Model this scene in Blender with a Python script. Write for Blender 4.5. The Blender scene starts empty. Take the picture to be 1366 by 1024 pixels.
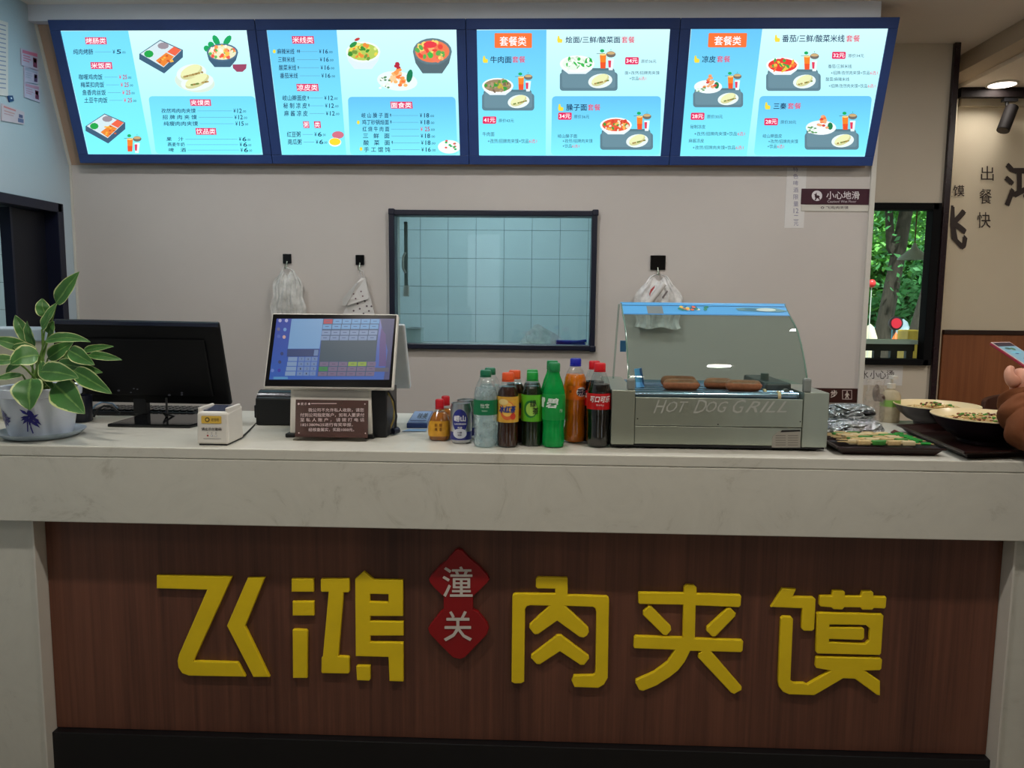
import bpy, math, random
from math import sin, cos, pi, radians, sqrt
from mathutils import Vector, Matrix, Euler

random.seed(7)
SC = bpy.context.scene
COL = SC.collection
# ------------------------------------------------------------------ camera, world, lights, exposure
CAMLOC = Vector((0, -2.0, 1.42)); FPX = 1020.0
RM = Matrix.Rotation(radians(2.0), 3, 'Z') @ Matrix.Rotation(pi/2 - radians(6.4), 3, 'X') @ Matrix.Rotation(radians(0.55), 3, 'Z')
cd = bpy.data.cameras.new('camera'); cam = bpy.data.objects.new('camera', cd); COL.objects.link(cam)
cam.location = CAMLOC; cam.rotation_euler = RM.to_euler()
cd.sensor_fit = 'HORIZONTAL'; cd.sensor_width = 36.0; cd.lens = FPX/1366*36.0; cd.clip_start = .02; cd.clip_end = 200
SC.camera = cam
SC.view_settings.view_transform = 'Standard'; SC.view_settings.look = 'None'
SC.view_settings.exposure = 0.0; SC.view_settings.gamma = 1.0; SC.view_settings.use_curve_mapping = False
SC.cycles.use_denoising = True; SC.cycles.max_bounces = 8; SC.cycles.transparent_max_bounces = 16
SC.cycles.sample_clamp_indirect = 4.0; SC.cycles.caustics_reflective = False; SC.cycles.caustics_refractive = False

w = bpy.data.worlds.new('world'); SC.world = w; w.use_nodes = True
nt = w.node_tree; nt.nodes.clear()
wo = nt.nodes.new('ShaderNodeOutputWorld'); bg = nt.nodes.new('ShaderNodeBackground')
bg.inputs[0].default_value = (.86, .95, 1.0, 1); bg.inputs[1].default_value = 1.15
nt.links.new(bg.outputs[0], wo.inputs[0])

def area(name, loc, size, power, color, shape='DISK', rot=(0, 0, 0), sy=None, spread=180):
    l = bpy.data.lights.new(name, 'AREA'); l.shape = shape; l.size = size
    if sy: l.size_y = sy
    l.energy = power; l.color = color; l.spread = radians(spread)
    o = bpy.data.objects.new(name, l); COL.objects.link(o); o.location = loc; o.rotation_euler = rot
    return o
WARM = (1.0, .93, .84); NEUT = (.98, .98, 1.0); COOL = (.80, .93, 1.0)
CUSTOMER_LAMPS = [(-.85, -.74), (.87, -.74)]
BACK_LAMPS = [(-1.2, -1.9), (0, -2.3), (.55, -1.75)]
STAFF_LAMPS = [(-1.45, .55), (-.1, .55), (1.2, .55)]
for x, y in CUSTOMER_LAMPS: area('downlight_or_fill', (x, y, 2.58), .11, 13.6, WARM)
for x, y in BACK_LAMPS: area('downlight_or_fill', (x, y, 2.58), .11, 2.0, WARM)
for x, y in STAFF_LAMPS: area('downlight_or_fill', (x, y, 2.58), .14, 5.7, NEUT)
fl = area('downlight_or_fill', (2.33, 1.72, 2.49), .11, 1.2, WARM)
area('downlight_or_fill', (2.9, .3, 2.49), .11, 17, WARM)  # added fill lamp without a fixture, brightens the far dining wall
sun = bpy.data.lights.new('sun', 'SUN'); sun.energy = 8.5; sun.angle = radians(4); so = bpy.data.objects.new('sun', sun); COL.objects.link(so); so.rotation_euler = Vector((.12, .52, -.85)).to_track_quat('-Z', 'Y').to_euler()
area('kitchen_lamp', (-.3, 2.6, 2.5), .9, 25, COOL, 'RECTANGLE', sy=.3)
area('kitchen_lamp', (-3.3, 2.2, 2.5), .9, 22, COOL, 'RECTANGLE', sy=.3)

# ------------------------------------------------------------------ pixel helpers (pixel of the 1366x1024 frame -> point on a plane)
def ray(x, y): return RM @ Vector(((x-683)/FPX, -(y-512)/FPX, -1))
def atY(x, y, Y): d = ray(x, y); return CAMLOC + d*((Y-CAMLOC.y)/d.y)
def atZ(x, y, Z): d = ray(x, y); return CAMLOC + d*((Z-CAMLOC.z)/d.z)
def atX(x, y, X): d = ray(x, y); return CAMLOC + d*((X-CAMLOC.x)/d.x)

# ------------------------------------------------------------------ materials
def lin(c):
    return tuple((v/255/12.92 if v/255 <= .04045 else ((v/255+.055)/1.055)**2.4) for v in c[:3])
def newmat(name):
    m = bpy.data.materials.new(name); m.use_nodes = True; n = m.node_tree.nodes
    return m, m.node_tree, n['Principled BSDF'] if 'Principled BSDF' in n else None
def N(t, kind, **kw):
    n = t.nodes.new(kind)
    for k, v in kw.items():
        if k in ('noise_dimensions', 'operation', 'blend_type', 'data_type', 'wave_type', 'bands_direction', 'interpolation'): setattr(n, k, v)
        else: n.inputs[k].default_value = v
    return n
def mat(name, c, rough=.5, metal=0, spec=.5, var=.06, scale=12, bump=0, trans=0, alpha=1, ior=1.45, sheen=0, stretch=None, coat=0):
    m, t, p = newmat(name); L = lin(c)
    tc = t.nodes.new('ShaderNodeTexCoord'); mp = t.nodes.new('ShaderNodeMapping')
    t.links.new(tc.outputs['Object'], mp.inputs[0])
    if stretch: mp.inputs['Scale'].default_value = stretch
    nz = N(t, 'ShaderNodeTexNoise', Scale=scale, Detail=4.0, Roughness=.6); t.links.new(mp.outputs[0], nz.inputs['Vector'])
    cr = t.nodes.new('ShaderNodeValToRGB'); t.links.new(nz.outputs[0], cr.inputs[0])
    cr.color_ramp.elements[0].position = .3; cr.color_ramp.elements[1].position = .7
    cr.color_ramp.elements[0].color = (*[v*(1-var) for v in L], 1); cr.color_ramp.elements[1].color = (*[min(1, v*(1+var)) for v in L], 1)
    t.links.new(cr.outputs[0], p.inputs['Base Color'])
    p.inputs['Roughness'].default_value = rough; p.inputs['Metallic'].default_value = metal
    p.inputs['Specular IOR Level'].default_value = spec; p.inputs['IOR'].default_value = ior
    p.inputs['Transmission Weight'].default_value = trans; p.inputs['Alpha'].default_value = alpha
    p.inputs['Coat Weight'].default_value = coat
    if bump:
        b = N(t, 'ShaderNodeBump', Strength=bump, Distance=.01); t.links.new(nz.outputs[0], b.inputs['Height']); t.links.new(b.outputs[0], p.inputs['Normal'])
    return m
def emat(name, c, s=1.0):
    m, t, p = newmat(name); L = lin(c)
    p.inputs['Base Color'].default_value = (*[v*.05 for v in L], 1); p.inputs['Roughness'].default_value = .4
    p.inputs['Emission Color'].default_value = (*L, 1); p.inputs['Emission Strength'].default_value = s
    return m
def glassmat(name, tint=(255, 255, 255), refl=.06, rough=.02):
    m, t, p = newmat(name); t.nodes.remove(p); out = t.nodes['Material Output']
    tr = t.nodes.new('ShaderNodeBsdfTransparent'); tr.inputs[0].default_value = (*lin(tint), 1)
    gl = t.nodes.new('ShaderNodeBsdfGlossy'); gl.inputs['Roughness'].default_value = rough
    lw = N(t, 'ShaderNodeLayerWeight', Blend=.5); pw = N(t, 'ShaderNodeMath', operation='POWER'); pw.inputs[1].default_value = 4.0; t.links.new(lw.outputs['Facing'], pw.inputs[0])
    ma = N(t, 'ShaderNodeMath', operation='MULTIPLY_ADD'); t.links.new(pw.outputs[0], ma.inputs[0]); ma.inputs[1].default_value = .6; ma.inputs[2].default_value = refl*.6
    mx = t.nodes.new('ShaderNodeMixShader'); t.links.new(ma.outputs[0], mx.inputs[0]); t.links.new(tr.outputs[0], mx.inputs[1]); t.links.new(gl.outputs[0], mx.inputs[2])
    t.links.new(mx.outputs[0], out.inputs[0]); return m
def tinted(name, c, tint, cover=.5, rough=.12):
    m, t, p = newmat(name); out = t.nodes['Material Output']; tc = t.nodes.new('ShaderNodeTexCoord'); nz = N(t, 'ShaderNodeTexNoise', Scale=40.0, Detail=2.0); t.links.new(tc.outputs['Object'], nz.inputs['Vector'])
    mr = N(t, 'ShaderNodeMapRange'); mr.inputs[1].default_value = .3; mr.inputs[2].default_value = .7; mr.inputs[3].default_value = max(0, cover-.08); mr.inputs[4].default_value = min(1, cover+.08); t.links.new(nz.outputs[0], mr.inputs[0])
    p.inputs['Base Color'].default_value = (*lin(c), 1); p.inputs['Roughness'].default_value = rough
    tr = t.nodes.new('ShaderNodeBsdfTransparent'); tr.inputs[0].default_value = (*lin(tint), 1); mx = t.nodes.new('ShaderNodeMixShader'); t.links.new(mr.outputs[0], mx.inputs[0])
    t.links.new(tr.outputs[0], mx.inputs[1]); t.links.new(p.outputs[0], mx.inputs[2]); t.links.new(mx.outputs[0], out.inputs[0]); return m
def plasticfilm(name, c, cover=.55, scale=30):
    m, t, p = newmat(name); out = t.nodes['Material Output']
    p.inputs['Base Color'].default_value = (*lin(c), 1); p.inputs['Roughness'].default_value = .25
    tr = t.nodes.new('ShaderNodeBsdfTransparent'); mx = t.nodes.new('ShaderNodeMixShader')
    tc = t.nodes.new('ShaderNodeTexCoord'); nz = N(t, 'ShaderNodeTexNoise', Scale=scale, Detail=3.0); t.links.new(tc.outputs['Object'], nz.inputs['Vector'])
    mr = N(t, 'ShaderNodeMapRange'); mr.inputs[1].default_value = .3; mr.inputs[2].default_value = .7; mr.inputs[3].default_value = cover-.2; mr.inputs[4].default_value = min(1, cover+.2)
    t.links.new(nz.outputs[0], mr.inputs[0]); t.links.new(mr.outputs[0], mx.inputs[0])
    t.links.new(tr.outputs[0], mx.inputs[1]); t.links.new(p.outputs[0], mx.inputs[2]); t.links.new(mx.outputs[0], out.inputs[0])
    b = N(t, 'ShaderNodeBump', Strength=.4, Distance=.01); t.links.new(nz.outputs[0], b.inputs['Height']); t.links.new(b.outputs[0], p.inputs['Normal'])
    return m
def woodmat(name, dark, light, rough=.45, sx=60, sz=1.2, band=.5):
    m, t, p = newmat(name)
    tc = t.nodes.new('ShaderNodeTexCoord'); mp = t.nodes.new('ShaderNodeMapping'); t.links.new(tc.outputs['Object'], mp.inputs[0])
    mp.inputs['Scale'].default_value = (sx, sx, sz)
    n1 = N(t, 'ShaderNodeTexNoise', Scale=1.0, Detail=6.0, Roughness=.65, Distortion=.2); t.links.new(mp.outputs[0], n1.inputs['Vector'])
    mp2 = t.nodes.new('ShaderNodeMapping'); t.links.new(tc.outputs['Object'], mp2.inputs[0]); mp2.inputs['Scale'].default_value = (sx*.12, sx*.12, sz*.5)
    n2 = N(t, 'ShaderNodeTexNoise', Scale=1.0, Detail=3.0); t.links.new(mp2.outputs[0], n2.inputs['Vector'])
    mx = N(t, 'ShaderNodeMath', operation='MULTIPLY_ADD'); t.links.new(n2.outputs[0], mx.inputs[0]); mx.inputs[1].default_value = band
    ml = N(t, 'ShaderNodeMath', operation='MULTIPLY'); ml.inputs[1].default_value = 1-band; t.links.new(n1.outputs[0], ml.inputs[0]); t.links.new(ml.outputs[0], mx.inputs[2])
    cr = t.nodes.new('ShaderNodeValToRGB'); t.links.new(mx.outputs[0], cr.inputs[0])
    cr.color_ramp.elements[0].position = .36; cr.color_ramp.elements[1].position = .64
    cr.color_ramp.elements[0].color = (*lin(dark), 1); cr.color_ramp.elements[1].color = (*lin(light), 1)
    t.links.new(cr.outputs[0], p.inputs['Base Color']); p.inputs['Roughness'].default_value = rough
    b = N(t, 'ShaderNodeBump', Strength=.12, Distance=.003); t.links.new(n1.outputs[0], b.inputs['Height']); t.links.new(b.outputs[0], p.inputs['Normal'])
    return m
def marblemat(name, base, vein):
    m, t, p = newmat(name)
    tc = t.nodes.new('ShaderNodeTexCoord')
    n1 = N(t, 'ShaderNodeTexNoise', Scale=5.0, Detail=9.0, Roughness=.72, Distortion=1.6); t.links.new(tc.outputs['Object'], n1.inputs['Vector'])
    cr = t.nodes.new('ShaderNodeValToRGB'); t.links.new(n1.outputs[0], cr.inputs[0])
    e = cr.color_ramp.elements; e[0].position = .30; e[0].color = (*lin(vein), 1); e[1].position = .43; e[1].color = (*lin(base), 1)
    e2 = e.new(.60); e2.color = (*[v*1.05 for v in lin(base)], 1); e3 = e.new(.74); e3.color = (*[v*.93 for v in lin(base)], 1)
    t.links.new(cr.outputs[0], p.inputs['Base Color']); p.inputs['Roughness'].default_value = .28
    return m
_MC = {}
def flatm(c, emit=0, rough=.5):
    k = (tuple(c), emit, rough)
    if k not in _MC:
        nm = 'print_%02x%02x%02x' % tuple(int(v) for v in c)
        _MC[k] = emat('screen_'+nm, c, emit) if emit else mat(nm, c, rough, var=.02)
    return _MC[k]

WALL = mat('painted_wall', (204, 197, 191), .6, var=.025, scale=3)
WALLW = mat('far_wall_paint', (214, 203, 180), .6, var=.025, scale=3)
CEIL = mat('ceiling_paint', (240, 230, 220), .7, var=.03, scale=2)
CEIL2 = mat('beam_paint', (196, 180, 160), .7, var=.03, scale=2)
BULK = mat('bulkhead_board', (178, 150, 128), .6, var=.03, scale=3)
TRIMW = mat('white_trim', (212, 208, 198), .45, var=.02)
NAVY = mat('dark_blue_black_metal', (20, 24, 44), .35, var=.08)
BLACK = mat('black_plastic', (14, 14, 17), .4, var=.1)
BLACKG = mat('black_gloss', (10, 10, 13), .12, var=.05)
MARB = marblemat('pale_stone', (203, 201, 190), (178, 175, 162))
WOODB = woodmat('brown_board', (72, 42, 32), (116, 72, 54), .5)
WOODF = woodmat('wainscot_wood', (118, 66, 36), (158, 96, 56), .5, sx=30)
FLOORM = mat('floor_tile', (124, 116, 106), .35, var=.1, scale=3)
YEL = mat('yellow_acrylic', (238, 206, 28), .35, var=.06, scale=8)
REDM = mat('red_acrylic', (140, 14, 20), .4, var=.08, scale=8)
STEEL = mat('brushed_steel', (172, 178, 164), .34, metal=.85, var=.06, scale=2, stretch=(3, 30, 1), bump=.25)
STEELD = mat('dark_steel', (96, 98, 98), .38, metal=.7, var=.06)
WHITEP = mat('white_plastic', (214, 210, 202), .4, var=.02)
TILEM = mat('kitchen_tile', (196, 212, 212), .22, var=.03, scale=3)
GROUT = mat('tile_grout', (60, 86, 92), .8, var=.05)
GLASS = glassmat('clear_glass', (240, 250, 248), .05)
GLASSG = glassmat('case_glass', (226, 238, 234), .06)
PET = glassmat('clear_pet', (246, 251, 251), .14, .06)
FILM = plasticfilm('white_film', (240, 238, 236), .80)
PAPER = mat('white_paper', (222, 219, 216), .7, var=.02)
SKIN = mat('skin', (208, 150, 126), .5, var=.06, scale=20)
JACKET = mat('brown_jacket', (112, 62, 30), .85, var=.12, scale=14, bump=.1)

# ------------------------------------------------------------------ geometry builder
class G:
    def __init__(s): s.v = []; s.f = []; s.m = []; s.uv = None
    def add(s, vs, fs, mi=0):
        b = len(s.v); s.v += [Vector(v) for v in vs]; s.f += [tuple(i+b for i in f) for f in fs]; s.m += [mi]*len(fs); return s
    def box(s, x0, y0, z0, x1, y1, z1, mi=0):
        if x0 > x1: x0, x1 = x1, x0
        if y0 > y1: y0, y1 = y1, y0
        if z0 > z1: z0, z1 = z1, z0
        return s.add([(x0,y0,z0),(x1,y0,z0),(x1,y1,z0),(x0,y1,z0),(x0,y0,z1),(x1,y0,z1),(x1,y1,z1),(x0,y1,z1)],
                     [(0,3,2,1),(4,5,6,7),(0,1,5,4),(1,2,6,5),(2,3,7,6),(3,0,4,7)], mi)
    def obox(s, o, U, V, W, mi=0):      # oriented box: corner o and three edge vectors
        o, U, V, W = Vector(o), Vector(U), Vector(V), Vector(W)
        vs = [o, o+U, o+U+V, o+V, o+W, o+U+W, o+U+V+W, o+V+W]
        f = [(0,3,2,1),(4,5,6,7),(0,1,5,4),(1,2,6,5),(2,3,7,6),(3,0,4,7)]
        if U.cross(V).dot(W) < 0: f = [tuple(reversed(q)) for q in f]
        return s.add(vs, f, mi)
    def lathe(s, prof, c=(0, 0, 0), n=24, mi=0, sx=1, sy=1, power=1, cap=True):
        vs = []; fs = []
        for r, z in prof:
            for i in range(n):
                a = 2*pi*i/n; ca, sa = cos(a), sin(a)
                if power != 1:
                    k = 1/((abs(ca)**power+abs(sa)**power)**(1/power)); ca *= k; sa *= k
                vs.append((c[0]+r*sx*ca, c[1]+r*sy*sa, c[2]+z))
        for j in range(len(prof)-1):
            for i in range(n): fs.append((j*n+i, j*n+(i+1) % n, (j+1)*n+(i+1) % n, (j+1)*n+i))
        if cap:
            if prof[0][0] > 1e-5: fs.append(tuple(reversed(range(n))))
            if prof[-1][0] > 1e-5: fs.append(tuple((len(prof)-1)*n+i for i in range(n)))
        return s.add(vs, fs, mi)
    def tube(s, pts, r, n=8, mi=0, cap=True, flat=1.0):
        pts = [Vector(p) for p in pts]; rs = r if isinstance(r, (list, tuple)) else [r]*len(pts)
        vs = []; fs = []; up = Vector((0, 0, 1))
        for k, p in enumerate(pts):
            d = (pts[min(k+1, len(pts)-1)] - pts[max(k-1, 0)]).normalized()
            if k == 0:
                a = d.cross(up); a = a.normalized() if a.length > .05 else d.cross(Vector((0, 1, 0))).normalized()
            else: a = (a - d*a.dot(d)).normalized()
            b = d.cross(a)
            for i in range(n): t = 2*pi*i/n; vs.append(p + a*(rs[k]*cos(t)) + b*(rs[k]*flat*sin(t)))
        for j in range(len(pts)-1):
            for i in range(n): fs.append((j*n+i, (j+1)*n+i, (j+1)*n+(i+1) % n, j*n+(i+1) % n))
        if cap: fs.append(tuple(range(n))); fs.append(tuple(reversed([(len(pts)-1)*n+i for i in range(n)])))
        return s.add(vs, fs, mi)
    def blob(s, c, rx, ry, rz, n=12, m=8, mi=0, jit=0, rnd=random):
        vs = []; fs = []
        for j in range(m+1):
            ph = -pi/2 + pi*j/m
            for i in range(n):
                t = 2*pi*i/n; k = 1+(rnd.uniform(-jit, jit) if jit else 0)
                vs.append((c[0]+rx*k*cos(ph)*cos(t), c[1]+ry*k*cos(ph)*sin(t), c[2]+rz*k*sin(ph)))
        for j in range(m):
            for i in range(n): fs.append((j*n+i, j*n+(i+1) % n, (j+1)*n+(i+1) % n, (j+1)*n+i))
        return s.add(vs, fs, mi)
def empty(name, loc=(0, 0, 0)):
    o = bpy.data.objects.new(name, None); COL.objects.link(o); o.location = loc; o.empty_display_size = .05; return o
def tag(o, label=None, cat=None, group=None, kind=None):
    if label: o['label'] = label
    if cat: o['category'] = cat
    if group: o['group'] = group
    if kind: o['kind'] = kind
    return o
def thing(name, loc, label, cat, group=None): return tag(empty(name, loc), label, cat, group)
def worldloc(o):
    v = Vector(o.location)
    while o.parent: o = o.parent; v += Vector(o.location)
    return v
def part(name, g, m, root=None, smooth=False, bev=0, loc=None, label=None, kind=None):
    """g holds world coordinates; the object keeps them relative to its root"""
    off = worldloc(root) if root else Vector((0, 0, 0)); org = Vector(loc) if loc is not None else (Vector((0,0,0)) if root else Vector((0,0,0)))
    me = bpy.data.meshes.new(name)
    base = off + (org if root else org)
    me.from_pydata([tuple(v-base) for v in g.v], [], g.f)
    ms = m if isinstance(m, (list, tuple)) else [m]
    for x in ms: me.materials.append(x)
    if len(ms) > 1: me.polygons.foreach_set('material_index', g.m)
    if g.uv:
        ul = me.uv_layers.new(name='UVMap')
        for lp in me.loops: ul.data[lp.index].uv = g.uv[lp.vertex_index]
    if smooth:
        me.polygons.foreach_set('use_smooth', [True]*len(me.polygons)); me.set_sharp_from_angle(angle=radians(40))
    me.update()
    o = bpy.data.objects.new(name, me); COL.objects.link(o)
    if root: o.parent = root
    o.location = org
    if bev:
        b = o.modifiers.new('bevel', 'BEVEL'); b.width = bev; b.segments = 2; b.limit_method = 'ANGLE'; b.angle_limit = radians(50)
    if label: o['label'] = label
    if kind: o['kind'] = kind
    return o
def struct(name, g, m, **k):
    o = part(name, g, m, **k); o['kind'] = 'structure'; return o
def children(o): return [c for c in bpy.data.objects if c.parent == o]
def dup(root, loc, label=None):
    r = root.copy(); COL.objects.link(r); r.location = loc
    if label: r['label'] = label
    for ch in children(root):
        c = ch.copy(); COL.objects.link(c); c.parent = r
        for g in children(ch):
            d = g.copy(); COL.objects.link(d); d.parent = c
    return r

# text -> triangles (2D), cached
_TX = {}; _TN = {}
def textmesh(s, bold=0.0, shear=0.0):
    k = (s, bold, shear)
    if k not in _TX:
        c = bpy.data.curves.new('t', 'FONT'); c.body = s; c.resolution_u = 2; c.shear = shear
        o = bpy.data.objects.new('t', c); COL.objects.link(o)
        dg = bpy.context.evaluated_depsgraph_get(); me = o.evaluated_get(dg).to_mesh()
        vs = [(v.co.x, v.co.y) for v in me.vertices]; fs = [tuple(p.vertices) for p in me.polygons]
        bpy.data.objects.remove(o); bpy.data.curves.remove(c)
        n0_ = len(vs)
        if bold > 0:      # heavier strokes: the same glyph laid three times, slightly shifted
            n0, f0, v0 = len(vs), list(fs), list(vs); d = bold*.9
            for q, (dx, dy) in enumerate(((d, 0), (0, d), (-d, -d*.5), (d*.5, -d))):
                vs += [(x+dx, y+dy) for x, y in v0]; fs += [tuple(i+n0*(q+1) for i in f) for f in f0]
        _TX[k] = (vs, fs); _TN[k] = n0_
    return _TX[k]
def shapemesh(outers, holes=(), extr=.01, bev=.002):
    c = bpy.data.curves.new('s', 'CURVE'); c.dimensions = '2D'; c.fill_mode = 'BOTH'; c.extrude = extr; c.bevel_depth = bev; c.bevel_resolution = 1; c.offset = -bev
    for lp in list(outers)+list(holes):
        sp = c.splines.new('POLY'); sp.points.add(len(lp)-1); sp.use_cyclic_u = True
        for p, q in zip(sp.points, lp): p.co = (q[0], q[1], 0, 1)
    o = bpy.data.objects.new('s', c); COL.objects.link(o)
    dg = bpy.context.evaluated_depsgraph_get(); me = o.evaluated_get(dg).to_mesh()
    g = G(); g.add([v.co.copy() for v in me.vertices], [tuple(p.vertices) for p in me.polygons])
    bpy.data.objects.remove(o); bpy.data.curves.remove(c); return g

class Plane:
    """a real flat surface in the room on which flat print is laid"""
    def __init__(s, p0, U, V):
        s.p, s.U, s.V = Vector(p0), Vector(U).normalized(), Vector(V).normalized(); s.N = s.U.cross(s.V).normalized()
        if (CAMLOC-s.p).dot(s.N) < 0: s.N = -s.N
    def px(s, x, y):
        d = ray(x, y); t = (s.p-CAMLOC).dot(s.N)/d.dot(s.N); q = CAMLOC+d*t-s.p
        return q.dot(s.U), q.dot(s.V)
    def w(s, u, v, n=0): return s.p + s.U*u + s.V*v + s.N*n
class Print:
    """flat artwork on a Plane; q(x,y) turns its drawing coordinates into plane coordinates"""
    def __init__(s, pl, q=None, emit=0, d=.0004):
        s.pl, s.q, s.emit, s.d = pl, q or pl.px, emit, d; s.own = []; s.cur = 0; s.auto = False; s.lock = False; s.g = G(); s.ms = []; s.lay = 1
    def mi(s, c):
        m = flatm(c, s.emit) if not isinstance(c, bpy.types.Material) else c
        if m not in s.ms: s.ms.append(m)
        return s.ms.index(m)
    def poly(s, pts, c, lay=1):
        vs = [s.pl.w(*s.q(x, y), s.d*lay) for x, y in pts]
        nrm = Vector((0, 0, 0))
        for i in range(len(vs)): nrm += vs[i].cross(vs[(i+1) % len(vs)])
        f = tuple(range(len(vs)))
        if nrm.dot(s.pl.N) < 0: f = tuple(reversed(f))
        s._it(); s.g.add(vs, [f], s.mi(c)); s.own.append(s.cur); return s
    def rect(s, x0, y0, x1, y1, c, lay=1, sk=0): return s.poly([(x0, y0), (x1, y0), (x1+sk, y1), (x0+sk, y1)], c, lay)
    def rrect(s, x0, y0, x1, y1, r, c, lay=1, sk=0):
        P = []
        for cx, cy, a0 in ((x1-r, y0+r, -90), (x1-r, y1-r, 0), (x0+r, y1-r, 90), (x0+r, y0+r, 180)):
            for k in range(5):
                a = radians(a0+k*22.5); X = cx+r*cos(a); Y = cy+r*sin(a); P.append((X+sk*(Y-y0)/(y1-y0), Y))
        return s.poly(P, c, lay)
    def ell(s, cx, cy, rx, ry, c, lay=1, n=20, rot=0, a0=0, a1=360):
        P = []
        for k in range(n+(a1-a0 < 360)):
            a = radians(a0+(a1-a0)*k/n); x, y = rx*cos(a), ry*sin(a); P.append((cx+x*cos(rot)-y*sin(rot), cy+x*sin(rot)+y*cos(rot)))
        return s.poly(P, c, lay)
    def text(s, t, x0, y0, x1, y1, c, lay=2, bold=.0, sk=0, shear=0):
        vs, fs = textmesh(t, bold, shear)
        if not vs: return s
        a = min(v[0] for v in vs); b = max(v[0] for v in vs); e = min(v[1] for v in vs); f = max(v[1] for v in vs)
        f = max(f, e+1e-3)
        W = []; n0 = _TN[(t, bold, shear)]
        for i_, (x, y) in enumerate(vs):
            ty = (f-y)/(f-e); X = x0+(x-a)/(b-a+1e-9)*(x1-x0)+sk*ty; Y = y0+ty*(y1-y0); W.append(s.pl.w(*s.q(X, Y), s.d*lay+.00004*(i_//n0)))
        tri = fs[0]; nn = (W[tri[1]]-W[tri[0]]).cross(W[tri[2]]-W[tri[0]])
        if nn.dot(s.pl.N) < 0: fs = [tuple(reversed(q)) for q in fs]
        s._it(); s.g.add(W, fs, s.mi(c)); s.own += [s.cur]*len(fs); return s
    def _it(s):
        if s.auto and not s.lock: s.cur += 1
    def mark(s): s.cur += 1
    def build(s, name, root, **k):
        if not s.g.f: return None
        if s.cur == 0: return part(name, s.g, s.ms, root, **k)
        for it in sorted(set(s.own)):
            g = G(); idx = {}; used = []
            for f, m_, ow in zip(s.g.f, s.g.m, s.own):
                if ow != it: continue
                for i in f:
                    if i not in idx: idx[i] = len(g.v); g.v.append(s.g.v[i])
                if m_ not in used: used.append(m_)
                g.f.append(tuple(idx[i] for i in f)); g.m.append(used.index(m_))
            part(name, g, [s.ms[i] for i in used], root, **k)

# ================================================================== SETTING
YB, XL = 1.45, -2.12                       # back wall face, left wall face
WX0, WX1, WZ0, WZ1 = -.655, .235, 1.203, 1.79   # serving hatch hole
g = G(); D = .12
g.box(XL, YB, 0, WX0, YB+D, 2.6).box(WX1, YB, 0, 1.425, YB+D, 2.6).box(WX0, YB, WZ1, WX1, YB+D, 2.6).box(WX0, YB, 0, WX1, YB+D, WZ0)
struct('wall_back', g, WALL)
struct('trim_1', G().box(1.425, YB-.012, 0, 1.447, YB+D+.01, 2.6), TRIMW, bev=.002)
OY0, OY1, OZ = .05, 1.345, 1.80             # opening in left wall
g = G().box(XL-.1, OY1, 0, XL, YB+D, 2.6).box(XL-.1, OY0, OZ, XL, OY1, 2.6).box(XL-.1, -4.6, 0, XL, OY0, 2.6)
struct('wall_left', g, mat('left_wall_glow_tint', (184, 200, 210), .5, var=.02, scale=2))  # bluish glow of the menu screens is put into this wall colour
struct('trim_2', G().box(XL-.11, OY1-.03, 0, XL+.022, OY1+.01, OZ+.012).box(XL-.11, OY0, OZ-.028, XL+.022, OY1, OZ+.012).box(XL-.11, OY0-.04, 0, XL+.022, OY0, OZ+.012), NAVY, bev=.003)
# floor, ceilings
struct('floor', G().box(-5.2, -4.7, -.1, 4.2, 3.7, 0), FLOORM)
struct('ceiling', G().box(-5.2, -4.7, 2.6, 2.005, 3.7, 2.7), CEIL)
g = G().box(2.005, -4.7, 2.52, 2.115, 3.7, 2.7); struct('trim_3', g, CEIL2)
struct('ceiling_right', G().box(2.115, -4.7, 2.5, 4.3, 3.7, 2.7), CEIL)
# bulkhead above the screens, and the slanted board behind them
pm = atZ(1175, 15, 2.56)
struct('trim_4', G().box(XL, 1.222, 2.535, 1.335, YB, 2.6), mat('grey_board', (228, 230, 240), .6, var=.03, scale=3))
g = G(); a0, a1 = (XL, 1.262, 2.54), (XL, YB-.002, 1.995)
g.add([(XL, 1.262, 2.54), (1.40, 1.262, 2.54), (1.40, 1.448, 1.995), (XL, 1.448, 1.995), (XL, 1.45, 2.54), (1.40, 1.45, 2.54)], [(0, 3, 2, 1), (0, 4, 3), (1, 2, 5), (0, 1, 5, 4)])
struct('trim_5', g, BULK)
struct('trim_6', G().obox((XL, 1.256, 2.54), (.012, 0, 0), (0, .186, -.545), (0, .012, .004)), TRIMW)
struct('trim_9', G().box(XL+.001, YB-.006, 0, XL+.010, YB, 1.995), TRIMW)
# window wall with the garden window
YW = 1.73; GX0, GX1, GZ0, GZ1 = 1.50, 1.856, 1.132, 1.868
g = G().box(1.30, YW, 0, GX0, YW+.03, 2.6).box(GX1, YW, 0, 1.880, YW+.03, 2.6).box(GX0, YW, GZ1, GX1, YW+.03, 2.6).box(GX0, YW, 0, GX1, YW+.03, GZ0)
struct('wall_right', g, mat('window_wall_paint', (205, 194, 176), .6, var=.025, scale=3))
struct('trim_7', G().box(1.880, YW-.02, 0, 1.9076, YW+.035, 2.6), mat('purple_black_post', (36, 20, 26), .25, var=.1), bev=.003)
for k in range(3):
    part('screw', G().lathe([(0, 0), (.004, 0), (.004, .003), (0, .003)], (0, 0, 0), 8), TRIMW) if 0 else None
g = G(); g.add([(1.912, YW+.035, 0), (2.165, 2.2, 0), (2.165, 2.2, 2.6), (1.912, YW+.035, 2.6), (1.904, YW+.035, 0), (2.155, 2.2, 0), (2.155, 2.2, 2.6), (1.904, YW+.035, 2.6)],
    [(0, 1, 2, 3), (5, 4, 7, 6), (3, 2, 6, 7), (1, 5, 6, 2), (4, 0, 3, 7), (1, 0, 4, 5)])
struct('wall_return', g, WALLW)
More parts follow.
